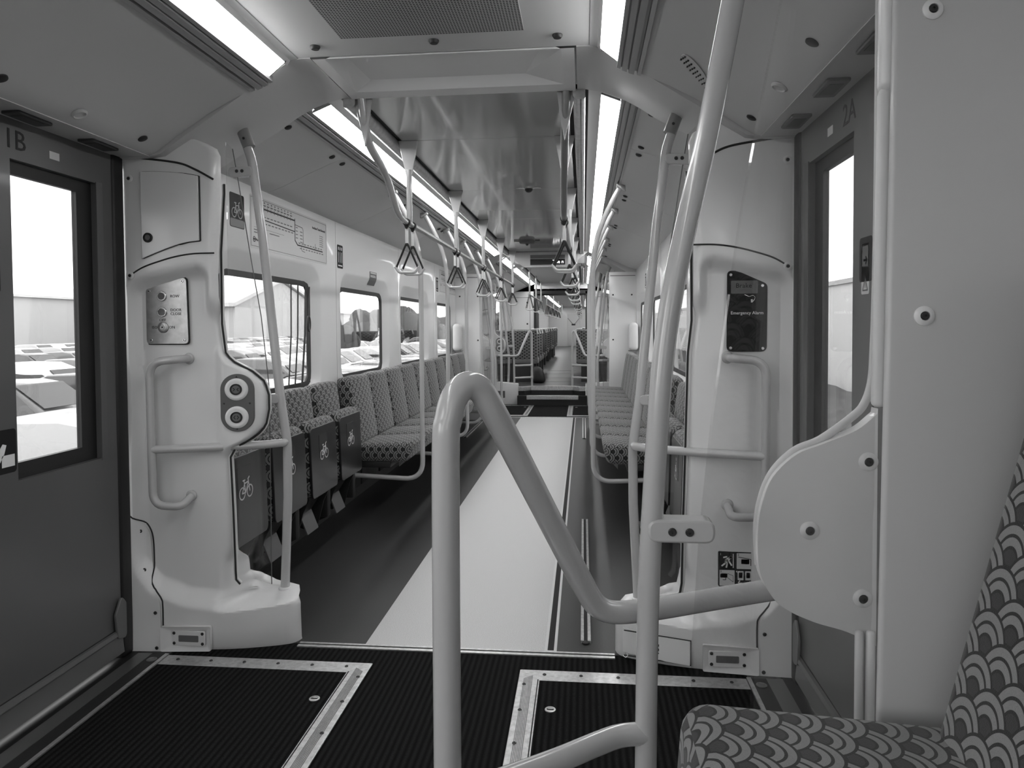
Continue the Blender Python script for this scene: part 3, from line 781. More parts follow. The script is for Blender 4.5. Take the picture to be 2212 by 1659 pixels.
    b = B(); tube(b, [(-a+.002, lerp(YF, max(a, .80))+.048, z) for a, z in pts if z < 1.95], .0042, 6); P('glass_gasket', b, SEAM, t)
    # step light in its framed recess
    ys = surf(1.10, .03)-.004
    b = B(); O = rrect(-1.205, -.998, .004, .108, .006, 2); I = rrect(-1.168, -1.018, .024, .090, .006, 2)
    R = [[b.verts.new((x, surf(-x, .06)-d, z)) for x, z in L] for L, d in ((O, .001), (O, .016), (I, -.002+.006))]
    nn = len(O)
    for r0, r1 in zip(R, R[1:]):
        for k in range(nn): b.faces.new((r0[k], r0[(k+1) % nn], r1[(k+1) % nn], r1[k]))
    b.faces.new(R[-1]); bmesh.ops.recalc_face_normals(b, faces=b.faces); o = P('step_light', b, WHITE, t, 30)
    yl = surf(1.09, .06)-.006
    b = B(); prism(b, rrect(-1.163, -1.020, .027, .087, .006, 2), 'xz', yl-.003, yl+.004); P('light_plate', b, WHITE, o, 30, bev=.001)
    b = B(); prism(b, rrect(-1.133, -1.047, .043, .070, .003, 2), 'xz', yl-.0045, yl); P('lens', b, LENS, o, 0)
    for x, z in ((-1.153, .078), (-1.030, .078), (-1.153, .036), (-1.030, .036)): screw(o, (x, yl-.003, z), r=.0065)
    # grab handle and guard rail
    b = B(); yh = 2.765
    tube(b, [(-1.10, surf(1.10, 1.215)+.01, 1.216), (-1.10, yh, 1.216), (-1.227, yh, 1.205), (-1.223, yh, .612), (-1.10, yh, .612), (-1.10, surf(1.1, .64)+.01, .64)], .0165, 14, {1: .03, 2: .07, 3: .07, 4: .03}); P('grab_handle', b, POLE, t)
    for z in (1.216, .64):
        b = B(); lathe(b, (-1.10, surf(1.1, z), z), (0, -1, 0), [(.024, 0), (.022, .006), (.017, .009), (0, .009)], 18); P('handle_flange', b, POLE, t)
    b = B(); tube(b, [(-1.222, yh, .845), (-1.0, yh+.07, .845), (-.80, 2.92, .845), (-.752, 2.965, .845), (-.752, 3.0, .845)], .0175, 14, {1: .3, 2: .10, 3: .02}); P('guard_rail', b, POLE, t)
    # leaning pole with sleeve and glass clamps
    b = B(); tube(b, [(-.768, 3.0, .17), (-.748, 3.0, .60), (-.746, 3.0, .84), (-.776, 3.0, 1.056), (-.845, 3.0, 1.76), (-.885, 3.0, 2.07), (-.95, 3.0, 2.26)], .0195, 16, .35); P('pole', b, POLE, t)
    b = B(); tube(b, [(-.896, 3.0, 2.125), (-.948, 3.0, 2.26)], .0265, 16); o = P('pole_sleeve', b, POLED, t)
    for q in (.25, .7): screw(o, (-.896-.052*q, 2.974, 2.125+.135*q), r=.006)
    b = B(); lathe(b, (-.768, 3.0, .19), (0, 0, 1), [(.027, 0), (.027, .012), (.020, .016), (0, .016)], 18); P('pole_foot', b, WHITE, t)
    for z, a in ((2.02, .878), (1.035, .773)):
        b = B(); prism(b, rpoly([(-a, z-.021), (-a-.105, z-.021-.004), (-a-.105, z+.017), (-a, z+.021)], .018), 'xz', 2.978, 3.012); o = P('glass_clamp', b, POLE, t, 30, bev=.003)
        for q in (.042, .066): screw(o, (-a-q, 2.977, z), r=.0075)
    b = B(); prism(b, [(-1.0, .262), (-.826, .215), (-.822, .9), (-.824, 1.10), (-.853, 1.39), (-.893, 1.63), (-.945, 1.97), (-.97, 2.12), (-1.0, 2.15)], 'xz', 2.992, 2.999); P('glass_screen', b, GLASS, t, 0)
    b = B(); tube(b, [(-.826, 2.9955, .215), (-.822, 2.9955, .9), (-.824, 2.9955, 1.10), (-.853, 2.9955, 1.39), (-.893, 2.9955, 1.63), (-.945, 2.9955, 1.97), (-.97, 2.9955, 2.12)], .0022, 6, .1); P('glass_edge', b, LENS, t)
    if pod:
        # button pod
        sl = (surf(.945, 1.03)-surf(.83, 1.03))/.115; yp = max(surf(.888, 1.03), (surf(.945, 1.03)+surf(.83, 1.03))/2)-.007
        def SH(b):
            for v in b.verts: v.co.y += sl*(-v.co.x-.888)
            return b
        b = B(); prism(b, rrect(-.953, -.823, .912, 1.152, .0645, 10), 'xz', yp-.003, yp+.03); o = P('button_plate', SH(b), MIDG, t, 30, bev=.001)
        for z, kind in ((1.088, 'close'), (.972, 'open')):
            b = B(); lathe(b, (-.889, yp-.002, z), (0, -1, 0), [(.046, 0), (.046, .003), (.040, .007), (.034, .008), (.028, .006), (.025, .006), (0, .006)], 32); q = P('push_button', SH(b), WHITE, o)
            b = B(); lathe(b, (-.889, yp-.0075, z), (0, -1, 0), [(.0235, 0), (.0235, .004), (.0205, .004), (.0195, .002), (0, .002)], 28); P('button_face', SH(b), BLACK, q)
            b = B(); lathe(b, (-.889, yp-.0096, z), (0, -1, 0), [(.0165, 0), (.0165, .0006), (0, .0006)], 24); P('button_disc', SH(b), INKG, q)
            b = B()
            for g in (-1, 1):
                d = .008 if kind == 'close' else .0085
                L = [(g*.0105, .006), (g*.0045, 0), (g*.0105, -.006)] if kind == 'close' else [(g*.0035, .007), (g*.0095, 0), (g*.0035, -.007)]
                ribbon(b, L, .0032, (-.889, yp-.0104, z), (1, 0, 0), (0, 0, 1))
            P('arrow_symbol', SH(b), INK, q)
        for x, z in ((-.889, 1.140), (-.939, 1.03), (-.838, 1.03), (-.889, .923)): screw(o, (x, yp-.003+sl*(-x-.888), z), r=.0035)
        if detail:
            # access door
            b = B(); rows = []
            bot = [(1.016, 1.700), (1.06, 1.695), (1.10, 1.685), (1.15, 1.668), (1.20, 1.649), (1.25, 1.628)]; top = [(1.016, 1.962), (1.07, 1.972), (1.13, 1.978), (1.19, 1.981), (1.25, 1.981)]
            for i in range(13):
                a = 1.016+.234*i/12; rows.append([b.verts.new((-a, surf(a, 1.8)-.006, lerp(bot, a)+(lerp(top, a)-lerp(bot, a))*k/6)) for k in range(7)])
            for r0, r1 in zip(rows, rows[1:]):
                for k in range(6): b.faces.new((r0[k], r0[k+1], r1[k+1], r1[k]))
            bmesh.ops.recalc_face_normals(b, faces=b.faces); bmesh.ops.solidify(b, geom=b.faces, thickness=.006)
            o = P('access_door', b, WHITE, t, 40, bev=.0015)
            b = B(); per = dense(bot+top[::-1]+[bot[0]], 8); tube(b, [(-(a-.003 if a < 1.1 else a+.003), surf(a, 1.8)-.002, z) for a, z in per], .0026, 6); P('seam', b, SEAM, o)
            b = B(); lathe(b, (-1.222, surf(1.22, 1.8)-.012, 1.713), (0, -1, 0), [(.020, 0), (.020, .004), (.017, .006), (.016, .002), (.0, .002)], 24); P('lock', b, BLACK, o)
            b = B(); lathe(b, (-1.222, surf(1.22, 1.8)-.0135, 1.713), (0, -1, 0), [(.0145, 0), (.012, .004), (.006, .005), (0, .003)], 20); P('lock_barrel', b, DARK, o)
            # key switch plate
            yk = surf(1.2, 1.4)-.004; f_ = yk/2.87
            def K(x, z): return (CX+(x-CX)*f_, H+(z-H)*f_)
            poly = rpoly([K(*p) for p in ((-1.30, 1.510), (-1.12, 1.560), (-1.114, 1.277), (-1.301, 1.277))], .018)
            b = B(); prism(b, [(K(-1.208, 1.41)[0]+(x-K(-1.208, 1.41)[0])*1.03, K(-1.208, 1.41)[1]+(z-K(-1.208, 1.41)[1])*1.03) for x, z in poly], 'xz', yk-.0005, yk+.006); P('plate_gasket', b, SEAM, t, 0)
            b = B(); prism(b, poly, 'xz', yk-.004, yk+.004); o = P('switch_plate', b, STEEL, t, 20, bev=.001)
            for z, m in ((1.479, INKG), (1.412, LENS)):
                x, zz = K(-1.228, z)
                b = B(); lathe(b, (x, yk-.003, zz), (0, -1, 0), [(.0215, 0), (.0215, .004), (.019, .007), (.0155, .007), (.0145, .004), (0, .004)], 24); q = P('push_button', b, CHROME, o)
                b = B(); lathe(b, (x, yk-.0065, zz), (0, -1, 0), [(.0135, 0), (.0135, .003), (0, .003)], 24); P('button_face', b, m, q)
            x, zz = K(-1.225, 1.347); b = B(); lathe(b, (x, yk-.003, zz), (0, -1, 0), [(.023, 0), (.023, .005), (.02, .007), (.009, .007), (.008, .009), (.004, .009), (.004, .004), (0, .004)], 28); q = P('key_switch', b, STEEL, o)
            b = B(); lathe(b, (x, yk-.0075, zz), (0, -1, 0), [(.007, 0), (.007, .003), (.0055, .003), (.005, .001), (0, .001)], 16); P('keyhole', b, SCREW, q)
            for (px, pz) in ((-1.285, 1.50), (-1.138, 1.541), (-1.279, 1.293), (-1.133, 1.293)):
                x, z = K(px, pz); screw(o, (x, yk-.004, z), r=.0065, m=CHROME); screw(o, (x, yk-.006, z), r=.003)
            for s_, px, pz, al in (('ROW', -1.192, 1.478, 'LEFT'), ('DOOR', -1.192, 1.420, 'LEFT'), ('CLOSE', -1.192, 1.404, 'LEFT'), ('OFF', -1.227, 1.378, 'CENTER'), ('ISO', -1.263, 1.347, 'CENTER'), ('ON', -1.186, 1.347, 'CENTER')):
                x, z = K(px, pz); text(s_, .0165, INK, o, (x, yk-.0045, z), al=al)
    else:
        # emergency alarm panel, pictogram and release cover
        if detail:
            ya = surf(1.18, 1.4, pod)-.004; f_ = ya/2.87
            def K(x, z): return (-CX-(x+CX-2*CX)*f_ if False else -(CX+(x-CX)*f_), H+(z-H)*f_)
            poly = rpoly([K(*p) for p in ((1.103, 1.553), (1.14, 1.553), (1.255, 1.500), (1.253, 1.237), (1.101, 1.237))], .022)
            b = B(); prism(b, poly, 'xz', ya-.004, ya+.004); o = P('alarm_panel', b, STICK, t, 20, bev=.001)
            for p in ((1.116, 1.537), (1.236, 1.494), (1.116, 1.252), (1.238, 1.250)):
                x, z = K(*p); screw(o, (x, ya-.004, z), r=.006, m=CHROME)
            x, z = K(1.178, 1.388); text('Emergency Alarm', .0172, WINK, o, (x, ya-.0045, z))
            x, z = K(1.162, 1.492)
            b = B(); prism(b, rrect(x-.055, x+.045, z-.028, z+.022, .004), 'xz', ya-.0043, ya-.003); q = P('brake_label', b, INKG, o, 0)
            text('Brake', .026, STICK, q, (x-.003, ya-.0047, z+.002))
            x, z = K(1.195, 1.445); b = B(); tube(b, [(x+.028, ya-.012, z+.014), (x+.012, ya-.016, z+.006), (x-.004, ya-.018, z+.012), (x-.012, ya-.012, z+.002), (x-.004, ya-.008, z-.014), (x+.004, ya-.006, z-.006)], .0013, 6, .01); P('seal_wire', b, CHROME, o)
            b = B(); rbox(b, x-.003, x+.003, ya-.011, ya-.005, z-.016, z-.004, .001); P('wire_seal', b, PLAST, o)
        ym = surf(1.14, .40, pod)-.002
        if detail:
            f_ = ym/2.87
            c0 = [(-(CX+(x-CX)*f_), H+(z-H)*f_) for x, z in ((1.204, .436), (1.072, .454), (1.070, .315), (1.201, .297))]
            x0, x1 = c0[0][0], c0[1][0]; z0, z1 = c0[3][1]+.010, c0[0][1]+.010; W_, H_ = x1-x0, z1-z0
            b = B(); prism(b, rrect(x0, x1, z0, z1, .005), 'xz', ym-.0012, ym+.02); o = P('pictogram_sticker', b, STICK, t, 0)
            U, V = (-1, 0, 0), (0, 0, 1); O_ = (x1, ym-.0014, z0)           # U runs to the viewer's right after the mirror
            def fld(a0, a1, b0, b1, m, nm, par=o):
                b = B(); prism(b, rrect(x1-a1*W_, x1-a0*W_, z0+b0*H_, z0+b1*H_, .002, 2), 'xz', ym-.0016, ym-.0011); return P(nm, b, m, par, 0)
            f2 = fld(.53, .97, .52, .97, PLAST, 'picture_field'); f3 = fld(.03, .47, .03, .48, PLAST, 'picture_field')
            def line(L, wd, m, nm, closed=False):
                b = B(); ribbon(b, [(p*W_, q*H_) for p, q in L], wd*W_, (x1, ym-.0017, z0), U, V, closed); return P(nm, b, m, o, 0)
            b = B(); ribbon(b, [(.10*W_, .60*H_), (.20*W_, .68*H_), (.22*W_, .78*H_), (.32*W_, .84*H_), (.30*W_, .74*H_), (.38*W_, .62*H_)], .045*W_, (x1, ym-.0017, z0), U, V)
            ribbon(b, [(.22*W_, .76*H_), (.25*W_, .66*H_), (.23*W_, .56*H_)], .045*W_, (x1, ym-.0017, z0), U, V); ribbon(b, [(.24*W_, .86*H_), (.15*W_, .84*H_)], .04*W_, (x1, ym-.0017, z0), U, V)
            ribbon(b, [(.43*W_, .55*H_), (.43*W_, .94*H_)], .02*W_, (x1, ym-.0017, z0), U, V); ribbon(b, circ(.36*W_, .85*H_, .02*W_, 10), .045*W_, (x1, ym-.0017, z0), U, V, True)
            P('running_figure', b, WINK, o, 0)
            fld(.66, .90, .66, .80, INKG, 'slot_picture'); line([(.58, .86), (.94, .80), (.94, .62)], .02, INK, 'lever_picture')
            fld(.05, .26, .26, .38, INKG, 'lever_box'); line([(.27, .38), (.43, .32), (.43, .14), (.27, .26)], .012, INK, 'flap_picture'); line([(.13, .20), (.21, .20), (.21, .25)], .02, INK, 'arrow_picture')
            for a in (.58, .80):
                q = fld(a-.02, a+.15, .20, .46, PLAST, 'door_picture'); fld(a+.01, a+.12, .26, .42, STICK, 'door_window')
            line([(.80, .10), (.58, .12), (.62, .18)], .03, WINK, 'arrow_picture'); line([(.72, .08), (.95, .10), (.92, .16)], .03, WINK, 'arrow_picture')
            for n_2, a, bb in (('1', .06, .93), ('2', .58, .93), ('3', .07, .44), ('4', .53, .44)): text(n_2, .012, WINK if n_2 in '14' else INK, o, (x1-a*W_, ym-.0019, z0+bb*H_))
        yr = surf(.86, .06, pod)
        b = B(); rows = []
        for i in range(10):
            a = .70+.252*i/9; zt = .128-.016*i/9; rows.append([b.verts.new((-a, surf(a, .06, pod)-.004-.001*math.sin(i), .030-.012*i/9+(zt-.03+.012*i/9)*k/3)) for k in range(4)])
        for r0, r1 in zip(rows, rows[1:]):
            for k in range(3): b.faces.new((r0[k], r0[k+1], r1[k+1], r1[k]))
        bmesh.ops.recalc_face_normals(b, faces=b.faces); bmesh.ops.solidify(b, geom=b.faces, thickness=.006)
        o = P('release_cover', b, WHITE, t, 40)
        b = B(); tube(b, [(-.70, yr+.017, .03), (-.956, surf(.956, .06, pod)-.002, .016), (-.956, surf(.956, .06, pod)-.002, .113), (-.70, yr+.017, .130)], .0025, 6); P('seam', b, SEAM, o)
        if detail:
            ye = surf(.84, .06, pod)-.007
            b = B(); prism(b, rrect(-.879, -.770, .048, .086, .003), 'xz', ye-.001, ye+.004); q = P('release_label', b, STICK, o, 0)
            text('Emergency', .0175, WINK, q, (-.8245, ye-.0014, .0745)); text('Door Release', .0175, WINK, q, (-.8245, ye-.0014, .0575))
            for z in (.095, .045):
                b = B(); rbox(b, -.947, -.941, yr-.012, yr-.004, z-.009, z+.009, .001); P('hinge', b, DARK, o)
            b = B(); tube(b, [(-.705, yr-.004, .05), (-.715, yr-.012, .042), (-.705, yr-.014, .034), (-.695, yr-.008, .04)], .002, 6, .006); P('seal_wire', b, CHROME, o)
    setxf()
    return t
pillar(1, 0, True, 'white moulded door pillar with key switch plate and round buttons, left foreground', True)
pillar(-1, 0, False, 'white moulded door pillar with emergency alarm panel, right of the saloon entry', True)
pillar(1, 9.36, True, 'distant white door pillar with button pod at the far left step', False)
pillar(-1, 9.36, False, 'distant white door pillar with stickers at the far right step', False)
for s in (1, -1):
    setxf(s)
    t = T('step_side_panel', 'white block beside the far raised step, %s' % SIDE[s], 'panel', (-.9, 12.25, 0), 'white blocks by the far step')
    b = B(); rbox(b, -1.25, -.575, 12.20, 12.33, .0, .365, .012, 3, lambda x, y, z: (x, y, z+(.05*(-x-.575)/.6 if z > .2 else 0))); P('body', b, WHITE, t, 50)
    b = B(); prism(b, rrect(-.95, -.80, .12, .24, .006), 'xz', 12.192, 12.202); o = P('step_light', b, MIDG, t, 0, bev=.002)
    b = B(); prism(b, rrect(-.92, -.83, .155, .205, .004), 'xz', 12.190, 12.194); P('lens', b, LENS, o, 0)
    setxf()
pillar(1, 13.4, True, 'plain white back of the pillar ending the left bench', False, sy=-1)
pillar(-1, 13.4, False, 'plain white back of the pillar ending the right bench', False, sy=-1)
for s in (1, -1):
    setxf(s, 1)
    t = T('end_panel', 'flat white end panel of the %s bench with small screws' % SIDE[s], 'panel', (-1.1, 10.17, 0), 'white panels closing the benches')
    b = B(); rbox(b, -1.29, -.905, 10.155, 10.19, .0, 2.1, .008); P('board', b, WALL, t)
    b = B(); box(b, -1.27, -.92, 10.153, 10.156, 2.045, 2.052); bmesh.ops.recalc_face_normals(b, faces=b.faces); P('seam', b, SEAM, t, 0)
    for x in (-1.22, -.96):
        for z in (1.15, 1.78): screw(t, (x, 10.155, z), r=.012)
    setxf()
# ================================================================== SALOON FURNITURE
def wheelchair(s, w_, o, u, v):
    b = B(); ribbon(b, circ(0, 0, .3*s, 18), w_, o, u, v, True); ribbon(b, [(-.05*s, .55*s), (0, .12*s), (.25*s, .12*s), (.38*s, -.25*s), (.48*s, -.2*s)], w_*1.3, o, u, v)
    ribbon(b, [(-.03*s, .35*s), (.2*s, .35*s)], w_, o, u, v); ribbon(b, circ(-.07*s, .72*s, .05*s, 10), w_*1.3, o, u, v, True); return b
def backpad(b, x0, x1, y0, y1, z0, z1, lean, r=.028, crown=.012):
    def fn(x, y, z):
        k = (z-z0)/(z1-z0); e = abs((y-(y0+y1)/2)/((y1-y0)/2))
        return (x-lean*k-(.012*(1-e*e) if x > (x0+x1)/2 else 0)*-1*math.sin(math.pi*min(1, max(0, k))), y, z-(crown*e**4 if k > .8 else 0))
    t = B(); box(t, min(x0, x1), max(x0, x1), y0, y1, z0, z1); bmesh.ops.recalc_face_normals(t, faces=t.faces)
    bmesh.ops.bevel(t, geom=list(t.edges), offset=r, segments=3, affect='EDGES', profile=.5)
    bmesh.ops.bisect_plane(t, geom=t.verts[:]+t.edges[:]+t.faces[:], plane_co=(0, (y0+y1)/2, 0), plane_no=(0, 1, 0))
    for q in (.25, .5, .75): bmesh.ops.bisect_plane(t, geom=t.verts[:]+t.edges[:]+t.faces[:], plane_co=(0, 0, z0+q*(z1-z0)), plane_no=(0, 0, 1))
    for v in t.verts: v.co = Vector(fn(*v.co))
    merge(b, t)
def tipup(s, y0, label, group, sym):
    setxf(s); y1 = y0+.435
    t = T('folding_seat', label, 'folding seat', (-1.1, (y0+y1)/2, 0), group)
    b = B(); backpad(b, -1.205, -1.115, y0, y1, .50, .975, .055); P('backrest', b, FAB, t, 50, uv=True)
    b = B(); rbox(b, -1.10, -1.005, y0+.004, y1-.004, .362, .80, .035, 3, lambda x, y, z: (x-.03*(z-.36), y, z-.010*(abs((y-(y0+y1)/2)/.217)**4 if z > .7 else 0))); o = P('seat_pad', b, FAB, t, 50, uv=True)
    b = B(); prism(b, [(p, q) for p, q in rrect(y0+.006, y1-.010, .355, .762, .03, 4)], 'yz', -1.012, -.998)
    for v in b.verts: v.co.x -= .03*(v.co.z-.36)
    o2 = P('seat_shell', b, PLATE, t, 30, bev=.003)
    yc_ = (y0+y1)/2
    b = B(); prism(b, rrect(yc_-.085, yc_+.045, .575, .71, .004), 'yz', -.999, -.9965)
    for v in b.verts: v.co.x -= .03*(v.co.z-.36)
    P('symbol_backing', b, SEATF, o2, 0)
    u = (0, 1, 0)
    fn = bicycle if sym == 'bike' else wheelchair
    b = fn(.128 if sym == 'bike' else .10, .0062, (-1.0035, yc_-.01, .588 if sym == 'bike' else .60), (0, -1, 0) if s == -1 else u, (0, 0, 1)) if False else fn(.128 if sym == 'bike' else .10, .0062, (-1.0035, yc_-.01, .588 if sym == 'bike' else .60), u, (0, 0, 1))
    P('%s_symbol' % ('bicycle' if sym == 'bike' else 'wheelchair'), b, WINK, o2, 0)
    for ya in (y0+.03, y1-.07):
        b = B(); prism(b, [(-1.16, .46), (-1.06, .44), (-1.03, .35), (-1.07, .27), (-1.11, .12), (-1.20, .08), (-1.25, .10), (-1.25, .3)], 'xz', ya, ya+.008); P('side_bracket', b, SEATF, t, 0)
    b = B(); prism(b, [(-1.045, .345), (-1.04, .352), (-1.20, .105), (-1.205, .10)], 'xz', y0+.04, y1-.17); P('foot_plate', b, PLATE, t, 0)
    b = B(); prism(b, [(-1.135, .27), (-1.128, .27), (-1.070, .125), (-1.077, .122)], 'xz', y0+.10, y0+.27); P('splash_plate', b, INKG, t, 0)
    b = B(); rbox(b, -1.13, -1.06, y1-.03, y1+.03, .15, .74, .012, 2); P('support_post', b, SEATF, t, 40)
    for ya in (y0+.06, y1-.13):
        b = B(); lathe(b, (-1.172, ya, .135), (.85, 0, .5), [(.013, 0), (.013, .006), (.007, .008), (.006, .02), (0, .021)], 10); P('bolt', b, CHROME, t)
    setxf(); return t
for s in (1, -1):
    sd = SIDE[s]
    for i, y0 in enumerate((2.925, 3.425, 3.925, 4.42)):
        tipup(s, y0, '%s folded-up seat with %s symbol on the %s, counting from the door pillar' % (ORD[i], 'bicycle' if s == 1 else 'wheelchair', sd), 'folded-up seats on the %s' % sd, 'bike' if s == 1 else 'chair')
def fixed(s, label, group):
    setxf(s); y0 = 4.985; y1 = y0+.487
    t = T('bench_seat', label, 'seat', (-.95, (y0+y1)/2, 0), group)
    b = B(); rbox(b, -1.12, -.668, y0+.002, y1-.002, .375, .515, .035, 3, lambda x, y, z: (x-(.025*(.515-z)/.14 if x > -.8 else 0)*1.6, y, z+(.012*(1-((y-(y0+y1)/2)/.24)**2) if z > .47 else 0)-.02*sm((-x-.85)/.25)*(z > .47)))
    P('cushion', b, FAB, t, 50, uv=True)
    b = B(); backpad(b, -1.16, -1.055, y0, y1-.004, .49, .985, .075, .03); P('backrest', b, FAB, t, 50, uv=True)
    b = B(); rbox(b, -1.2, -.84, y0+.02, y1-.02, .33, .38, .01); P('seat_frame', b, SEATF, t, 40)
    b = B(); prism(b, [(-.74, .385), (-.78, .385), (-.78, .34)], 'xz', y0+.03, y1-.03); P('front_lip', b, ALUD, t, 0)
    b = B(); rbox(b, -1.26, -1.205, y0+.01, y1-.01, .10, .93, .01); P('back_frame', b, SEATF, t, 40)
    setxf(); return t
for s in (1, -1):
    sd = SIDE[s]; g = 'bench seats along the %s windows' % sd
    r = fixed(s, 'first bench seat on the %s, next to the folded seats' % sd, g)
    for i in range(1, 10):
        dup(r, (0, (i//2)*1.0+(i % 2)*.49, 0), '%s bench seat on the %s, counting from the folded seats' % (ORD[i], sd) if i < 9 else 'last bench seat on the %s, against the white end panel' % sd, g)
    setxf(s)
    y = 5.03
    t = T('grab_pole', 'first upright grab pole on the %s, beside the nearest bench seat' % sd, 'pole', (-.61, y, .25), 'upright grab poles along the %s bench' % sd)
    b = B(); tube(b, spline([(-.80, y, 2.30), (-.755, y, 2.22), (-.69, y, 2.09), (-.635, y, 1.93), (-.613, y, 1.75), (-.61, y, 1.5)], 5)[:-1]+fillet([(-.61, y, 1.5), (-.61, y, .245), (-1.12, y, .270)], .13, 8), .0175, 14); P('tube', b, POLE, t)
    b = B(); rbox(b, -.835, -.775, y-.028, y+.028, 2.285, 2.33, .006, 2, lambda x, yy, z: (x, yy, z+(x+.8)*.6)); P('top_bracket', b, STEEL, t)
    b = B(); lathe(b, (-1.12, y, .27), (1, 0, -.05), [(.03, 0), (.03, .01), (.02, .014), (0, .014)], 14); P('wall_flange', b, POLE, t)
    setxf()
    for i in range(1, 6): dup(t, (0, i, 0), '%s upright grab pole along the %s bench, counting from the near end' % (ORD[i], sd))
# overhead rails with hanging straps
HY = (4.02, 5.53, 7.05, 8.57, 10.0)
for s in (1, -1):
    sd = SIDE[s]; setxf(s)
    t = T('overhead_rail', 'long metal overhead rail on the %s carrying the strap handles' % sd, 'handrail', (-.44, 4, 1.93), 'overhead rails')
    pp = spline([(-.472, 3.25, 2.40), (-.465, 3.285, 2.27), (-.46, 3.34, 2.20), (-.455, 3.50, 2.145), (-.45, 3.61, 2.09), (-.445, 3.73, 1.985), (-.442, 3.81, 1.942), (-.44, 3.93, 1.93)], 6)
    b = B(); tube(b, pp, [.020-.004*k/(len(pp)-1) for k in range(len(pp))], 14); P('bent_end', b, POLED if s == -1 else POLE, t)
    b = B(); prism(b, [(-.515, 2.40), (-.428, 2.40), (-.445, 2.27), (-.462, 2.18), (-.478, 2.25)], 'xz', 3.262, 3.276); P('end_plate', b, POLE, t, 0, bev=.002)
    b = B(); tube(b, [(-.44, 3.93, 1.93), (-.44, 10.12, 1.93)], .016, 16); P('rail_tube', b, STEEL, t)
    for y in HY:
        b = B(); prism(b, [(-.500, 2.40), (-.385, 2.40), (-.424, 2.20), (-.456, 2.20)], 'xz', y-.007, y+.007); P('hanger_plate', b, POLE, t, 0, bev=.003)
        b = B(); tube(b, [(-.44, y, 2.235), (-.44, y, 1.93)], .0165, 14); P('hanger_tube', b, POLE, t)
    setxf()
    def strap(y, label, grp, oz=0., parts=True):
        setxf(s, 1, 0, 0, oz)
        t = T('strap_handle', label, 'strap handle', (-.44, y, 1.93), grp)
        if parts:
            b = B(); lathe(b, (-.44, y-.014, 1.93), (0, 1, 0), [(.0165, 0), (.021, .002), (.021, .026), (.0165, .028)], 18); P('rail_clamp', b, BLACK, t)
            b = B(); prism(b, [(-.458, 1.925), (-.422, 1.925), (-.434, 1.893), (-.446, 1.893)], 'xz', y-.009, y+.009); P('clamp_block', b, BLACK, t, 0, bev=.002)
            b = B(); rbox(b, -.449, -.431, y-.0025, y+.0025, 1.80, 1.90, .001); P('strap', b, WHITE, t, 40)
        top = 1.805 if parts else 1.93
        b = B(); L = [(-.434, y, top), (-.376, y, 1.672), (-.391, y, 1.652)]; tube(b, L, .0058, 8, .02); tube(b, [(-.446, y, top), (-.504, y, 1.672), (-.489, y, 1.652)], .0058, 8, .02); rbox(b, -.449, -.431, y-.006, y+.006, top-.008, top+.008, .003)
        P('handle_loop', b, BLACK, t)
        b = B(); tube(b, [(-.508, y, 1.682), (-.486, y, 1.648), (-.394, y, 1.648), (-.372, y, 1.682)], .0078, 10, .03); P('hand_grip', b, PLAST, t)
        setxf(); return t
    r0 = strap(3.95, 'first strap handle on the %s overhead rail, nearest the camera' % sd, 'strap handles on the %s rail' % sd)
    k = 0
    for y in HY:
        for d in (-.07, .07):
            if k: dup(r0, (0, y+d-3.95, 0), '%s strap handle on the %s overhead rail, counting from the near end' % (ORD[k], sd))
            k += 1
    # rail and straps beyond the far arch, and in the next carriage
    setxf(s)
    t = T('overhead_rail', 'distant overhead rail on the %s past the far arch' % sd, 'handrail', (-.44, 13, 1.93), 'overhead rails')
    b = B(); tube(b, [(-.44, 12.9, 1.93), (-.44, 17.1, 1.93)], .016, 10); P('rail_tube', b, STEEL, t)
    for y in (13.2, 15.0, 16.8):
        b = B(); tube(b, [(-.44, y, 2.40), (-.44, y, 1.93)], .016, 10); P('hanger_tube', b, POLE, t)
    t = T('overhead_rail', 'overhead rail on the %s in the next carriage' % sd, 'handrail', (-.44, 20, 1.93), 'overhead rails')
    b = B(); tube(b, [(-.44, 19.2, 1.93), (-.44, 34, 1.93)], .016, 10); P('rail_tube', b, STEEL, t)
    for y in (19.5, 24, 29, 33.6):
        b = B(); tube(b, [(-.44, y, 2.40), (-.44, y, 1.93)], .016, 10); P('hanger_tube', b, POLE, t)
    setxf()
    r1 = strap(13.1, 'small strap handles hanging past the far arch on the %s' % sd, 'strap handles past the far arch on the %s' % sd, 0, False)
    for y in (13.3, 14.9, 15.1, 16.7): dup(r1, (0, y-13.1, 0))
    r1 = strap(19.6, 'tiny strap handles in a row inside the next carriage on the %s' % sd, 'strap handles in the next carriage on the %s' % sd, 0, False)
    for i in range(1, 16): dup(r1, (0, i*.42+(i//4)*1.2, 0))
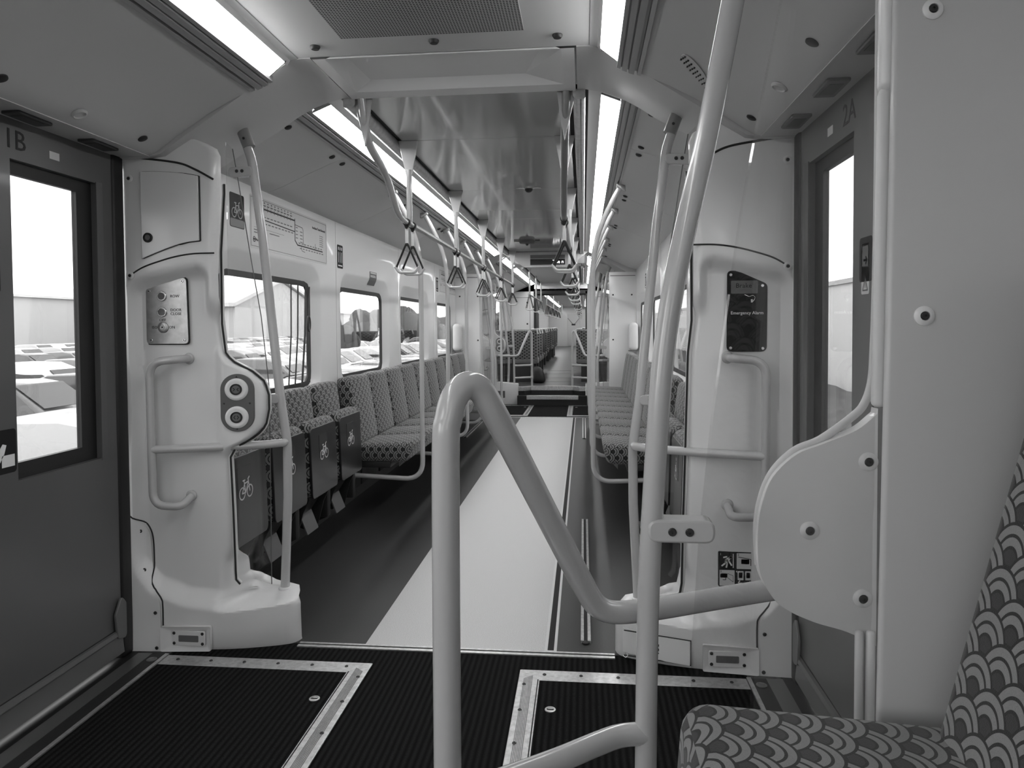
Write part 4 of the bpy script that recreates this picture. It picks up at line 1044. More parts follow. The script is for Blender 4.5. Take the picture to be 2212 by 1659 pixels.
# ------------------------------------------------------------------ things on the side walls
def wall_sign(s, y0, y1, z0, z1, name, label, cat, m, x=-1.2855, group=None):
    setxf(s)
    b = B(); prism(b, rrect(y0, y1, z0, z1, .012, 4), 'yz', x-.001, x+.0015)
    t = T(name, label, cat, (x, (y0+y1)/2, z0), group); P('panel', b, m, t, 0); return t
t = wall_sign(1, 3.575, 3.735, 1.875, 2.055, 'bicycle_sign', 'dark bicycle sign on the left wall beside the route map', 'sign', STICK)
U = (0, 1, 0)
b = bicycle(.115, .0055, (-1.2838, 3.655, 1.953), U, (0, 0, 1)); P('bicycle_symbol', b, PAPER, t, 0)
b = B(); prism(b, rrect(3.58, 3.73, 1.879, 1.92, .01), 'yz', -1.284, -1.2836); P('lower_band', b, MIDG, t, 0)
setxf()
def route_map(s, y0, label, text_on):
    t = wall_sign(s, y0, y0+1.185, 1.79, 2.085, 'route_map', label, 'map', PAPER, group='train route maps'); X = -1.2838
    if s == -1: text_on = False
    O_ = (X, y0, 1.79)
    b = B(); ribbon(b, [(.012, .012), (1.173, .012), (1.173, .283), (.012, .283)], .0025, O_, U, (0, 0, 1), True); P('border_line', b, INKG, t, 0)
    b = B(); ribbon(b, [(.10, .235), (.62, .235)], .009, O_, U, (0, 0, 1)); ribbon(b, [(.10, .175), (.62, .165)], .006, O_, U, (0, 0, 1))
    ribbon(b, [(.62, .245), (.62, .11), (.66, .085), (1.10, .085)], .008, O_, U, (0, 0, 1)); ribbon(b, [(.62, .21), (.74, .205), (.755, .19), (.755, .11), (.77, .095)], .0035, O_, U, (0, 0, 1))
    ribbon(b, [(.95, .085), (.965, .10), (.965, .125)], .0035, O_, U, (0, 0, 1)); ribbon(b, [(.72, .08), (.73, .055), (.78, .05)], .003, O_, U, (0, 0, 1))
    P('route_lines', b, INK, t, 0)
    b = B(); rnd = random.Random(3)
    for i in range(10):
        a = .13+i*.047; ribbon(b, [(a, .225), (a, .246)], .004, O_, U, (0, 0, 1)); ribbon(b, [(a-.004, .256), (a+.022, .256)], .007, O_, U, (0, 0, 1)); ribbon(b, [(a+.004, .272), (a+.012, .272)], .008, O_, U, (0, 0, 1))
        ribbon(b, [(a-.006, .19), (a+.022, .19)], .006, O_, U, (0, 0, 1)); ribbon(b, [(a+.01, .152), (a+.036, .152)], .006, O_, U, (0, 0, 1))
    for i in range(9):
        a = .68+i*.048; ribbon(b, [(a, .100), (a+.024, .100)], .006, O_, U, (0, 0, 1)); ribbon(b, [(a+.02, .068), (a+.046, .068)], .006, O_, U, (0, 0, 1))
    for i in range(4):
        ribbon(b, [(.635, .195-.022*i), (.665, .195-.022*i)], .005, O_, U, (0, 0, 1)); ribbon(b, [(.705, .175-.022*i), (.74, .175-.022*i)], .005, O_, U, (0, 0, 1))
    for i in range(6): ribbon(b, [(1.05, .19-.014*i), (1.054, .19-.014*i)], .006, O_, U, (0, 0, 1)); ribbon(b, [(1.065, .19-.014*i), (1.11, .19-.014*i)], .004, O_, U, (0, 0, 1))
    ribbon(b, [(.05, .12), (.45, .12)], .0015, O_, U, (0, 0, 1)); ribbon(b, [(.05, .105), (.14, .105)], .005, O_, U, (0, 0, 1)); ribbon(b, [(.05, .09), (.14, .09)], .005, O_, U, (0, 0, 1)); ribbon(b, [(.25, .105), (.38, .105)], .005, O_, U, (0, 0, 1))
    P('station_marks', b, INKG, t, 0)
    if text_on:
        text('Auckland Train Network', .024, INK, t, (X+.0008, y0+1.155, 1.79+.232), U, al='RIGHT')
        b = B(); ribbon(b, circ(.05, .05, .014, 16), .004, O_, U, (0, 0, 1), True); P('logo_ring', b, INK, t, 0)
        text('AT', .015, INK, t, (X+.0008, y0+.05, 1.84), U); text('Metro', .02, INK, t, (X+.0008, y0+.07, 1.838), U, al='LEFT')
    setxf()
route_map(1, 3.80, 'large printed train route map on the left wall above the nearest window', True)
route_map(1, 9.03, 'distant route map above the last left window', False)
def notice(s, y0, label):
    t = wall_sign(s, y0, y0+.125, 1.79, 1.965, 'notice_sign', label, 'sign', STICK, group='small dark notice signs')
    O_ = (-1.2838, y0, 1.79); b = B()
    for k in range(3): ribbon(b, [(.028+.035*k, .155), (.028+.035*k, .140)], .013, O_, U, (0, 0, 1)); ribbon(b, [(.025+.037*k, .12), (.03+.035*k, .08), (.028+.036*k, .045)], .007, O_, U, (0, 0, 1))
    ribbon(b, [(.02, .02), (.105, .02)], .008, O_, U, (0, 0, 1)); P('pictogram', b, WINK, t, 0); setxf()
notice(1, 5.205, 'small dark pictogram sign on the left wall right of the route map')
notice(1, 8.82, 'small dark sign beside the distant route map'); notice(1, 10.19-.16, 'small dark sign by the far end of the left wall') if False else None
notice(-1, 8.6, 'small dark sign high on the right wall')
setxf(1)
t = T('window_sticker', 'small dark instruction sticker above the second left window', 'sticker', (-1.285, 6.12, 1.70))
b = B(); rows = [[b.verts.new((x, y, z)) for y in (6.02, 6.22)] for z, x in ((1.825, -1.2838), (1.772, -1.2838), (1.752, -1.289), (1.71, -1.309))]
for r_, q_ in zip(rows, rows[1:]): b.faces.new((r_[0], q_[0], q_[1], r_[1]))
bmesh.ops.recalc_face_normals(b, faces=b.faces); bmesh.ops.solidify(b, geom=b.faces, thickness=.001); P('sheet', b, INKG, t, 0)
b = B(); O_ = (-1.2828, 6.02, 1.772)
ribbon(b, [(.02, .043), (.18, .043)], .012, O_, U, (0, 0, 1)); ribbon(b, [(.02, .02), (.16, .02)], .006, O_, U, (0, 0, 1)); ribbon(b, [(.02, .01), (.17, .01)], .006, O_, U, (0, 0, 1)); P('print_lines', b, PAPER, t, 0)
for k, (yt, yb, w_) in enumerate(((4.41, 4.35, .014), (4.52, 4.45, .016), (4.645, 4.56, .026), (4.70, 4.69, .012))):
    t = T('window_strap', ['leftmost thin dark strap', 'second thin dark strap', 'widest dark strap', 'dark strap with a ring'][k]+' hanging down the nearest left window', 'strap', (-1.31, yt, .97), 'dark straps hanging in the nearest window')
    b = B(); ztop = 1.622
    if k == 3: prism(b, [(4.70, .97), (4.712, .97), (4.712, 1.32), (4.70, 1.32)], 'yz', -1.316, -1.312); prism(b, [(4.70, 1.42), (4.712, 1.42), (4.732, 1.622), (4.722, 1.622)], 'yz', -1.316, -1.312)
    else: prism(b, [(yb, .97), (yb+w_, .97), ((yt+yb)/2+w_+.02, 1.3), (yt+w_, ztop), (yt, ztop), ((yt+yb)/2+.02, 1.3)], 'yz', -1.316, -1.312)
    P('webbing', b, SEATF, t, 0)
    if k == 3:
        b = B(); tube(b, [(-1.314, 4.706+.022*math.cos(a), 1.37+.05*math.sin(a)) for a in [2*math.pi*i/20 for i in range(21)]], .007, 8); P('ring', b, SEATF, t)
for s in (1, -1):
    setxf(s)
    t = T('wall_casing', 'rounded white casing on the %s wall above the end of the bench' % SIDE[s], 'casing', (-1.24, 10.03, 1.0), 'white wall casings')
    b = B(); rbox(b, -1.295, -1.17, 9.93, 10.13, 1.0, 1.39, .055, 5); P('shell', b, PLAST, t, 50)
    b = B(); rbox(b, -1.30, -1.165, 9.955, 10.105, .995, 1.004, .003); P('base_plate', b, MIDG, t)
setxf()
# display under the far arch
t = T('passenger_display', 'black passenger information display hanging under the far arch', 'display', (.05, 10.2, 2.19))
b = B(); prism(b, [(-.62, 2.397), (-.44, 2.30), (-.30, 2.185), (.36, 2.185), (.50, 2.30), (.62, 2.397)], 'xz', 10.125, 10.17); P('housing', b, COVE, t, 0, bev=.006)
b = B(); box(b, -.20, .29, 10.119, 10.126, 2.30, 2.352); bmesh.ops.recalc_face_normals(b, faces=b.faces); P('upper_strip', b, MIDG, t, 0)
b = B(); box(b, -.20, .29, 10.117, 10.126, 2.212, 2.294); bmesh.ops.recalc_face_normals(b, faces=b.faces); o = P('screen', b, SCRN, t, 0)
text('The n', .066, LEDTXT, o, (.272, 10.1165, 2.253), al='RIGHT')
b = B(); box(b, -.28, .34, 10.10, 10.17, 2.178, 2.188); bmesh.ops.recalc_face_normals(b, faces=b.faces); P('lower_lip', b, ALU, t, 0)
t = T('dome_camera', 'small dome camera with winged metal bracket on the glossy ceiling', 'camera', (.133, 5.47, 2.40))
b = B(); lathe(b, (.133, 5.47, 2.40), (0, 0, -1), [(.045, 0), (.045, .006), (.034, .012), (0, .012)], 24); P('base', b, CHROME, t)
b = B(); lathe(b, (.133, 5.47, 2.389), (0, 0, -1), [(.031, 0), (.029, .012), (.02, .023), (.009, .028), (0, .029)], 24); P('dome', b, BLACK, t)
for g in (-1, 1):
    b = B(); rbox(b, .133+g*.035, .133+g*.095, 5.44, 5.452, 2.388, 2.394, .002); rbox(b, .133+g*.05, .133+g*.08, 5.428, 5.436, 2.388, 2.394, .002); P('wing', b, CHROME, t)
t = T('smoke_detector', 'round grey detector on the ceiling well past the dome camera', 'detector', (-.14, 8.78, 2.40))
b = B(); lathe(b, (-.14, 8.78, 2.40), (0, 0, -1), [(.10, 0), (.10, .02), (.085, .04), (0, .045)], 16); P('body', b, MIDG, t)
b = B(); rbox(b, -.30, .02, 8.77, 8.79, 2.385, 2.398, .004); P('bracket', b, MIDG, t)
b = B(); lathe(b, (-.14, 8.78, 2.355), (0, 0, -1), [(.02, 0), (.012, .02), (0, .02)], 12); P('sensor_tip', b, BLACK, t)
# small black caps in pairs along the coves
def cap(s, y, label):
    setxf(s)
    b = B(); lathe(b, (-.855, y, 2.299), (.37, 0, -.93), [(.018, 0), (.017, .005), (.011, .009), (0, .009)], 14)
    o = tag(P('fixing_cap', b, BLACK), label, 'cap', 'black caps along the saloon coves'); setxf()
for s in (1, -1):
    for i, y in enumerate((3.32, 3.92, 4.09, 5.37, 5.53, 6.90, 7.06, 8.47, 8.63, 9.9)):
        cap(s, y, '%s black cap along the %s cove, counting from the near arch' % (ORD[i], SIDE[s]))
# ================================================================== NEAR WINDBREAK, RIGHT FOREGROUND
WY = 1.31
def wz(p): k = WY/1.36; return (CX+(p[0]-CX)*k, H+(p[1]-H)*k)
def windbreak(sx, sy, oy, near, label, full=True):
    setxf(sx, sy, oy)
    t = T('windbreak', label, 'handrail', (.9, 1.2, .29), 'windbreaks at the steps')
    b = B(); tube(b, spline([(.350, .975, .29), (.3505, .975, .6), (.351, .975, .95), (.352, .976, 1.17), (.3555, .979, 1.212), (.364, .986, 1.243), (.379, .997, 1.258), (.397, 1.009, 1.25), (.411, 1.021, 1.222), (.440, 1.055, 1.155), (.50, 1.13, 1.01), (.545, 1.188, .902), (.562, 1.210, .868), (.585, 1.228, .849), (.62, 1.246, .842), (.68, 1.27, .842), (.76, 1.30, .846), (.90, 1.35, .853)], 6), .0195, 28 if near else 12); P('bent_rail', b, POLE, t, 60)
    b = B(); lathe(b, (.350, .975, .29), (0, 0, 1), [(.04, 0), (.04, .008), (.024, .014), (0, .014)], 20); P('floor_flange', b, POLE, t)
    for z in (.672, .46):
        b = B(); tube(b, spline([(.643, 1.17, z), (.60, 1.158, z), (.56, 1.13, z), (.50, 1.082, z), (.42, 1.025, z), (.351, .975, z)], 5), .0178, 18); P('cross_bar', b, POLE, t)
        b = B(); lathe(b, (.351, .975, z-.03), (0, 0, 1), [(.020, 0), (.0225, .004), (.0225, .056), (.020, .06)], 20); P('joint_collar', b, POLE, t)
    pl = spline([(.640, 1.17, .29), (.642, 1.17, .55), (.645, 1.17, .81), (.6485, 1.17, .93), (.654, 1.17, 1.04), (.663, 1.17, 1.19), (.673, 1.17, 1.306), (.690, 1.17, 1.417), (.713, 1.17, 1.527), (.738, 1.17, 1.636), (.759, 1.17, 1.744), (.779, 1.17, 1.851), (.805, 1.17, 2.0), (.845, 1.17, 2.235)], 5)
    b = B(); tube(b, pl, .0178, 24 if near else 12); P('leaning_pole', b, POLE, t, 60)
    b = B(); prism(b, rpoly([(.645, .993), (.7505, .993), (.7505, 1.030), (.645, 1.030)], .016), 'xz', 1.150, 1.190); o = P('glass_clamp', b, POLE, t, 30, bev=.004)
    for x in (.683, .710): screw(o, (x, 1.1495, 1.0115), r=.0068)
    b = B(); tube(b, [(.818, 1.17, 2.08), (.848, 1.17, 2.245)], .0255, 16); P('pole_sleeve', b, POLED, t)
    b = B(); pts = [(.862, 1.861), (.834, 1.715), (.801, 1.53), (.780, 1.38), (.755, 1.19), (.736, .998), (.724, .803), (.7205, .62), (.72, .45)]
    L = [(x, 1.197, z) for x, z in pts]; R = [(1.095, 1.318, z) for x, z in pts]; L = [(.90, 1.197, 2.05)]+L; R = [(1.095, 1.318, 2.05)]+R
    A = [[b.verts.new(p) for p in Q] for Q in (L, R)]; A2 = [[b.verts.new((p[0]-.003, p[1]+.006, p[2])) for p in Q] for Q in (L, R)]
    for k in range(len(L)-1):
        b.faces.new((A[0][k], A[1][k], A[1][k+1], A[0][k+1])); b.faces.new((A2[0][k], A2[0][k+1], A2[1][k+1], A2[1][k])); b.faces.new((A[0][k], A[0][k+1], A2[0][k+1], A2[0][k]))
    bmesh.ops.recalc_face_normals(b, faces=b.faces); P('glass_pane', b, GLASS, t, 0)
    if not full: setxf(); return
    out = [(1.076, 1.177), (1.04, 1.147), (.983, 1.122), (.934, 1.101), (.892, 1.059), (.872, 1.007), (.865, .954), (.868, .885), (.889, .837), (.918, .810), (.968, .788), (1.026, .772), (1.078, .747)]
    sp = [(p.x, p.z) for p in spline([(a, 0, c) for a, c in out], 5)]
    poly = [wz(p) for p in [(1.0775, 1.187)]+sp]
    b = B(); prism(b, poly, 'xz', WY, WY+.030); o = P('end_panel', b, WHITE, t, 50, bev=.012, seg=4)
    for p in ((1.061, 1.089), (.958, .96), (1.053, .836)):
        x, z = wz(p); b = B(); lathe(b, (x, WY, z), (0, -1, 0), [(.0165, 0), (.0165, .002), (.013, .005), (.0085, .006), (.008, .003), (0, .003)], 24); q = P('screw_washer', b, WHITE, o); screw(q, (x, WY-.0028, z), r=.0078)
    b = B(); tube(b, spline([(1.066, WY+.03, 2.05), (1.066, WY+.03, 1.6), (1.064, WY+.03, 1.393), (1.0615, WY+.03, 1.30), (1.057, WY+.028, 1.238), (1.044, WY+.026, 1.198), (1.022, WY+.024, 1.174)]+[wz(p)[:1]+(WY+.020,)+(wz(p)[1]+.002,) for p in ((.983, 1.124), (.936, 1.102), (.896, 1.060), (.876, 1.008), (.869, .954), (.872, .885))], 5), .0075, 10); P('edge_moulding', b, PLAST, t)
    # broad pillar face the windbreak is fixed to
    t = T('partition_pillar', 'broad flat white pillar with domed screws, right edge of the picture' if near else 'distant white pillar face behind the far right windbreak', 'pillar', (1.17, 1.2, .29), 'windbreak pillars')
    b = B(); rbox(b, .972, 1.362, 1.10, 1.285, .29, 2.2, .014, 4, lambda x, y, z: (x+(.0135*(z-.75)/1.0+.70*(y-1.10) if x < 1.1 else 0), y, z)); o = P('body', b, PANELW, t, 50)
    for x, z in ((1.045, 1.793), (1.038, 1.352)):
        b = B(); lathe(b, (x, 1.10, z), (0, -1, 0), [(.0145, 0), (.0145, .002), (.0115, .0045), (.007, .005), (.0065, .002), (0, .002)], 24); q = P('screw_washer', b, WHITE, o); screw(q, (x, 1.0975, z), r=.0062)
    b = B(); rbox(b, .976, 1.004, 1.112, 1.150, 1.685, 2.2, .012, 3, lambda x, y, z: (x+.004*(z-1.65)+.3*(y-1.112), y, z)); P('upper_edge_cap', b, WHITE, t, 50)
    b = B(); rbox(b, .977, .998, 1.116, 1.146, 1.215, 1.69, .008, 3, lambda x, y, z: (x+.012*(z-1.6)+.3*(y-1.116), y, z)); P('edge_moulding', b, PLAST, t, 50)
    for x0, x1 in ((1.019, 1.034), (1.038, 1.054)):
        b = B(); rbox(b, x0, x1, 1.296, 1.31, .29, .80, .006, 2); P('lower_strip', b, PLAST, t, 50)
    setxf()
windbreak(1, 1, 0, True, 'foreground N-shaped rail with leaning pole, glass pane and white curved end panel')
# the far twins are the mirror image past the far step
windbreak(1, -1, 13.4, False, 'distant N-shaped rail with white end panel right of the far step')
windbreak(-1, -1, 13.4, False, 'distant N-shaped rail with glass pane left of the far step', False)
# foreground seat
t = T('side_seat', 'patterned seat with sloping back in the lower right foreground', 'seat', (.95, .6, .29))
b = B(); rbox(b, .683, 1.10, .15, 1.075, .63, .791, .040, 5, lambda x, y, z: (x-.012*(.78-z)/.15 if x < .8 else x, y, z-.022*sm((x-.90)/.2))); P('cushion', b, FAB, t, 60, uv=True)
def bk(x, y, z): return (x+(z-.774)*.25, y, z)
b = B(); rbox(b, 1.030, 1.125, .12, 1.045, .70, 1.42, .03, 4, bk); P('backrest', b, FAB, t, 60, uv=True)
b = B(); rbox(b, .78, 1.20, .2, .98, .292, .625, .02); P('base_box', b, SEATF, t)
# ================================================================== FAR SECTION, BEYOND THE STEP
def far_seat(x0, x1, y, d, label, group, m=FAB, shell=True):
    t = T('double_seat', label, 'seat', ((x0+x1)/2, y, .29), group)
    n = 2; w_ = (x1-x0)/n
    for i in range(n):
        a, c = x0+i*w_+.008, x0+(i+1)*w_-.008
        b = B(); rbox(b, a, c, y, y+d*.09, .70, 1.27, .035, 3, lambda X, Y, Z: (X, Y-d*.10*(Z-.7), Z)); P('backrest', b, m, t, 50, uv='x')
        b = B(); rbox(b, a, c, y+d*.08, y+d*.50, .63, .75, .035, 3); P('cushion', b, m, t, 50, uv='x')
        b = B(); rbox(b, a+.02, c-.02, y-d*.02, y+d*.01, .64, .72, .008); P('lower_shell', b, MIDG, t, 50)
    b = B(); box(b, x0+.1, x1-.1, y+d*.08, y+d*.4, .29, .63); bmesh.ops.recalc_face_normals(b, faces=b.faces); P('pedestal', b, SEATF, t, 0)
    e = x1 if x1 < .2 else x0; g = -.02 if x1 < .2 else .02
    b = B(); tube(b, [(e+g*6, y-d*.06, 1.285), (e+g, y-d*.06, 1.29), (e, y-d*.05, 1.20)], .016, 10, .03); P('corner_handle', b, POLE, t)
    return t
rows = [13.5, 14.3, 15.1]
for i, y in enumerate(rows):
    far_seat(-1.24, -.31, y, 1, '%s patterned double seat left of the far aisle' % ORD[i], 'far double seats')
    far_seat(.40, 1.24, y, 1, '%s patterned double seat right of the far aisle' % ORD[i], 'far double seats')
for i, y in enumerate((16.4, 17.2)):
    far_seat(-1.24, -.31, y, -1, '%s far double seat with black shell turned to the front, left of the aisle' % ORD[i], 'far double seats', SEATF if i == 0 else FAB)
    far_seat(.40, 1.24, y, -1, '%s far double seat turned to the front, right of the aisle' % ORD[i], 'far double seats', SEATF if i == 0 else FAB)
t = T('carry_bag', 'black rounded bag by the far left seats', 'bag', (-.30, 13.3, .29))
b = B(); rbox(b, -.44, -.14, 13.2, 13.42, .292, .60, .09, 4, lambda x, y, z: (x-(.09*(z-.3)/.3 if x > -.25 else 0), y, z)); P('body', b, SEATF, t, 60)
# end bulkhead and gangway
for s in (1, -1):
    setxf(s)
    b = B(); rbox(b, -1.36, -.64, END1, END1+.08, .27, 2.5, .008); struct('wall_end', b, WALL)
    t = T('bulkhead_cover', 'white cover panel with two dark fixings beside the far gangway, %s' % SIDE[s], 'panel', (-.95, END1-.01, .9), 'bulkhead covers')
    b = B(); box(b, -1.22, -.76, END1-.012, END1, 1.10, 2.05); bmesh.ops.recalc_face_normals(b, faces=b.faces); P('panel', b, WALL, t, 0)
    b = B(); box(b, -1.228, -.752, END1-.006, END1, 1.092, 2.058); bmesh.ops.recalc_face_normals(b, faces=b.faces); P('panel_gap', b, SEAM, t, 0)
    for z in (1.41, 1.93): screw(t, (-.82, END1-.012, z), r=.022, m=BLACK)
    sbox('trim_80', BLACK, -.66, -.60, END1-.02, END1+1.02, .25, 2.2)
    sbox('wall_%s' % SIDE[s], WALL, -1.36, -1.30, END1+1, END2, .2, 2.2)
    b = B(); rbox(b, -1.36, -.64, END1+1.0, END1+1.08, .27, 2.5, .008); struct('wall_end', b, WALL)
    setxf()
sbox('trim_81', BLACK, -.66, .66, END1-.02, END1+1.02, 2.14, 2.22)
sbox('ceiling', WALL, -1.4, 1.4, END1, END1+.08, 2.2, 2.56)
sbox('ceiling', SEAM, -.7, .7, END1, END1+1, 2.22, 2.26)
run(END1+1, END2, False); sbox('ceiling', CEIL, -.5, .5, END1+1, END2, 2.40, 2.42)
for s in (1, -1):
    for i in range(6): lamp(s, END1+1.2+i*3.2, END1+4.3+i*3.2, False, 'tiny glowing ceiling panels in the next carriage, %s row' % SIDE[s])
b = B(); rbox(b, -1.36, 1.36, END2, END2+.1, .2, 2.6, .01); struct('wall_end', b, WALL)
t = T('cab_door', 'tiny white cab door at the very end of the train', 'door', (.05, END2-.02, .28))
b = B(); rbox(b, -.30, .36, END2-.05, END2-.01, .30, 2.02, .01); P('leaf', b, PLAST, t)
b = B(); tube(b, [(-.28, END2-.06, 1.78), (.0, END2-.065, 1.45), (.05, END2-.065, 1.43), (.34, END2-.06, 1.78)], .012, 8); P('strap_line', b, INKG, t)
b = B(); rbox(b, -.08, .12, END2-.075, END2-.05, 1.40, 1.48, .01); P('plate', b, SEAM, t)
b = B(); rbox(b, .26, .33, END2-.08, END2-.05, 1.02, 1.06, .005); P('handle', b, DARK, t)
for i in range(5):
    far_seat(-1.24, -.40, 20+i*1.6, 1 if i % 2 else -1, 'tiny double seat in the next carriage, %s from the gangway on the left' % ORD[i], 'next carriage seats')
    far_seat(.46, 1.24, 20+i*1.6, 1 if i % 2 else -1, 'tiny double seat in the next carriage, %s from the gangway on the right' % ORD[i], 'next carriage seats')
# ================================================================== OUTSIDE
GZ = -1.15
GROUND = mat('asphalt', .10, .9, noise=(.6, .07, .14)); SHED = mat('shed_cladding', .50, .6); ROOFM = mat('shed_roof', .62, .5)
TREE = mat('tree_leaves', .03, .9, noise=(3, .015, .05)); TRUNK = mat('tree_trunk', .04, .9); BANK = mat('grass_bank', .05, .95, noise=(2, .03, .09)); PALE = mat('pale_wall', .72, .6)
CARM = [mat('car_paint_white', .72, .25, coat=.6), mat('car_paint_silver', .45, .3, metal=.3, coat=.6), mat('car_paint_dark', .05, .25, coat=.6), mat('car_paint_grey', .18, .25, coat=.6)]
CARG = mat('car_glass', .02, .08)
b = B(); box(b, -160, -1.9, -60, 260, GZ-.1, GZ); box(b, 1.9, 120, -60, 260, GZ-.1, GZ); box(b, -1.9, 1.9, -60, 260, GZ-.5, GZ-.4); bmesh.ops.recalc_face_normals(b, faces=b.faces)
o = P('ground', b, GROUND, None, 0); o['kind'] = 'structure'
t = T('warehouse', 'long pale grey warehouse behind the parked cars on the left', 'building', (-78, 100, GZ))
b = B(); box(b, -95, -75, 10, 230, GZ, 6.2); bmesh.ops.recalc_face_normals(b, faces=b.faces); P('wall', b, SHED, t, 0)
b = B(); prism(b, [(-74.5, 6.1), (-85, 8.2), (-95.5, 6.1), (-95.5, 5.8), (-74.5, 5.8)], 'xz', 9, 231); P('roof', b, ROOFM, t, 0)
t = T('gabled_shed', 'pale gabled shed seen through the nearest left window', 'building', (-52, 105, GZ))
b = B(); prism(b, [(92, GZ), (92, 4.5), (107, 8.5), (124, 4.5), (124, GZ)], 'yz', -60, -46); P('wall', b, SHED, t, 0)
b = B(); prism(b, [(91, 4.3), (107, 8.7), (125, 4.3), (125, 4.8), (107, 9.2), (91, 4.8)], 'yz', -60.5, -45.5); P('roof', b, ROOFM, t, 0)
t = T('lineside_wall', 'pale wall outside the near right door', 'wall', (9.5, 25, GZ))
b = B(); box(b, 9.2, 9.6, -10, 120, GZ, 2.7); bmesh.ops.recalc_face_normals(b, faces=b.faces); P('wall', b, PALE, t, 0)
b = B(); box(b, 9.1, 9.7, -10, 120, 2.7, 2.85); bmesh.ops.recalc_face_normals(b, faces=b.faces); P('coping', b, SHED, t, 0)
b = B(); g = [[b.verts.new((5.4+3.6*i/6, y, GZ+.02+.32*sm(i/6)+.10*random.random())) for i in range(7)] for y in range(4, 80, 1)]
for r0, r1 in zip(g, g[1:]):
    for i in range(6): b.faces.new((r0[i], r0[i+1], r1[i+1], r1[i]))
bmesh.ops.recalc_face_normals(b, faces=b.faces); o = P('grass_bank', b, BANK, None, 60); o['label'] = 'dark grassy bank at the foot of the pale wall outside the right door'; o['category'] = 'grass'; o['kind'] = 'stuff'
def make_car(m, label):
    t = T('parked_car', label, 'car', (0, 0, GZ), 'parked cars outside')
    prof = [(-2.15, .28), (-2.2, .55), (-2.1, .80), (-1.3, .90), (-.62, 1.38), (-.2, 1.45), (.75, 1.43), (1.35, 1.20), (1.65, .95), (2.12, .88), (2.2, .55), (2.15, .28)]
    b = B(); N = len(prof); rs = []
    for yy, k in ((-.86, .0), (-.80, 1), (.80, 1), (.86, .0)):
        rs.append([b.verts.new((x*(1 if k else .97), yy*(1-.16*sm((z-.85)/.5)), GZ+(z if k else (z-.03 if z > .3 else z+.02)))) for x, z in prof])
    for r0, r1 in zip(rs, rs[1:]):
        for k in range(N): b.faces.new((r0[k], r0[(k+1) % N], r1[(k+1) % N], r1[k]))
    b.faces.new(rs[0][::-1]); b.faces.new(rs[-1]); bmesh.ops.recalc_face_normals(b, faces=b.faces); P('body', b, m, t, 35)
    for g in (-1, 1):
        b = B(); prism(b, [(-1.12, .93), (-.58, 1.33), (-.18, 1.38), (.72, 1.36), (1.28, 1.14), (1.45, .95)], 'xz', g*.765, g*.81)
        for v in b.verts: v.co.z += GZ; v.co.y *= (1-.14*sm((v.co.z-GZ-.85)/.5))*1.02
        P('side_window', b, CARG, t, 0)
        for x in (-1.35, 1.35):
            b = B(); lathe(b, (x, g*.70, GZ+.32), (0, g, 0), [(.32, 0), (.32, .17), (.26, .18), (.2, .17), (0, .175)], 18); P('wheel', b, DARK, t)
    b = B(); prism(b, [(-1.24, .945), (-.66, 1.375), (-.62, 1.40), (-1.26, .955)], 'xz', -.66, .66)
    for v in b.verts: v.co.z += GZ; v.co.x -= .015
    P('windscreen', b, CARG, t, 0)
    b = B(); prism(b, [(1.36, 1.205), (1.62, .975), (1.64, .985), (1.38, 1.225)], 'xz', -.64, .64)
    for v in b.verts: v.co.z += GZ; v.co.x += .01
    P('rear_window', b, CARG, t, 0)
    return t
TREES = ((-17, 50, 3.0, 1.3), (-21, 70, 3.6, 1.7), (-15.5, 59, 2.7, 1.0), (-14, 72, 3.3, 1.5), (-22, 92, 4.4, 2.2), (-16, 93, 3.6, 1.7), (-12, 84, 3.4, 1.4), (-13, 108, 4.2, 2))
cars = []; rnd = random.Random(11)
protos = [make_car(m, '') for m in CARM]; used = set()
spots = []
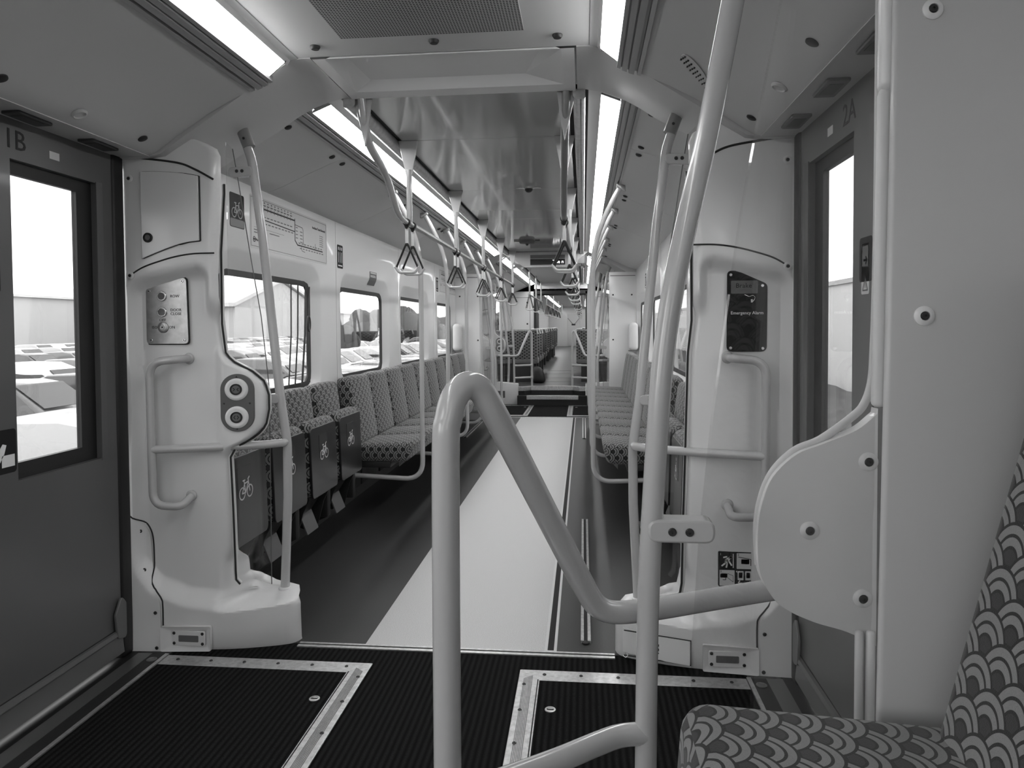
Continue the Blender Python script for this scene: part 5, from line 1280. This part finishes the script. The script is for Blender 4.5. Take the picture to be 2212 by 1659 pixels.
for x in (-5.6, -11.2, -17.5, -24, -31, -39):
    y = 3.0
    while y < 95:
        r_ = (y-0)/(x-CX)
        if any(abs(x-a)-2.6 < q+.3 and abs(y-c) < q+1.5 for a, c, h, q in TREES): y += 2.65; continue
        for lo_, hi_ in ((-1.55, -1.18), (-2.75, -1.95), (-3.7, -2.9), (-5.0, -3.9), (-6.3, -5.2)):
            if lo_-1.0/abs(x) < r_ < hi_+1.0/abs(x): spots.append((x+rnd.uniform(-.2, .2), y, rnd.choice((0, 0, 0, 1, 1, 2, 3)), rnd.choice((0, 1)))); break
        y += 2.65
ROWN = {-5: 'nearest', -6: 'nearest', -11: 'second', -12: 'second', -17: 'third', -18: 'third', -24: 'fourth', -25: 'fourth', -31: 'fifth', -32: 'fifth', -39: 'sixth', -40: 'sixth'}
cnt = {}
for x, y, k, f in spots:
    key = round(x/1.0); rn = min((( abs(x-q), q) for q in (-5.6, -11.2, -17.5, -24, -31, -39)))[1]; nm = {-5.6: 'nearest', -11.2: 'second', -17.5: 'third', -24: 'fourth', -31: 'fifth', -39: 'sixth'}[rn]
    cnt[rn] = cnt.get(rn, 0)+1
    lab = '%s car, %s along the %s parked row outside the left windows' % (('white', 'silver', 'dark', 'grey')[k], (ORD+['fifteenth', 'sixteenth', 'seventeenth', 'eighteenth', 'nineteenth', 'twentieth'])[min(cnt[rn]-1, 19)], nm)
    if k not in used: o = protos[k]; used.add(k); o.location = (x, y, GZ); o['label'] = lab
    else: o = dup(protos[k], (0, 0, 0), lab); o.location = (x, y, GZ)
    if f: o.rotation_euler.z = math.pi
for k, o in enumerate(protos):
    if k not in used:
        for c in list(o.children): bpy.data.objects.remove(c)
        bpy.data.objects.remove(o)
def tree(x, y, h, r, label):
    t = T('tree', label, 'tree', (x, y, GZ), 'dark trees outside')
    b = B(); tube(b, [(x, y, GZ), (x, y, GZ+h*.55)], .16, 8); P('trunk', b, TRUNK, t)
    b = B(); rr = random.Random(int(x*7+y))
    for i in range(14):
        q = B(); bmesh.ops.create_icosphere(q, subdivisions=2, radius=r*(.35+.3*rr.random()))
        c = Vector((x+rr.uniform(-.6, .6)*r, y+rr.uniform(-.6, .6)*r, GZ+h*(.45+.5*rr.random())))
        for v in q.verts: v.co = v.co*(1+.25*(rr.random()-.5))+c
        merge(b, q)
    P('crown', b, TREE, t, 60)
for i, (x, y, h, r) in enumerate(TREES):
    tree(x, y, h, r, '%s dark tree beyond the car park, seen through the farther left windows' % ORD[i])
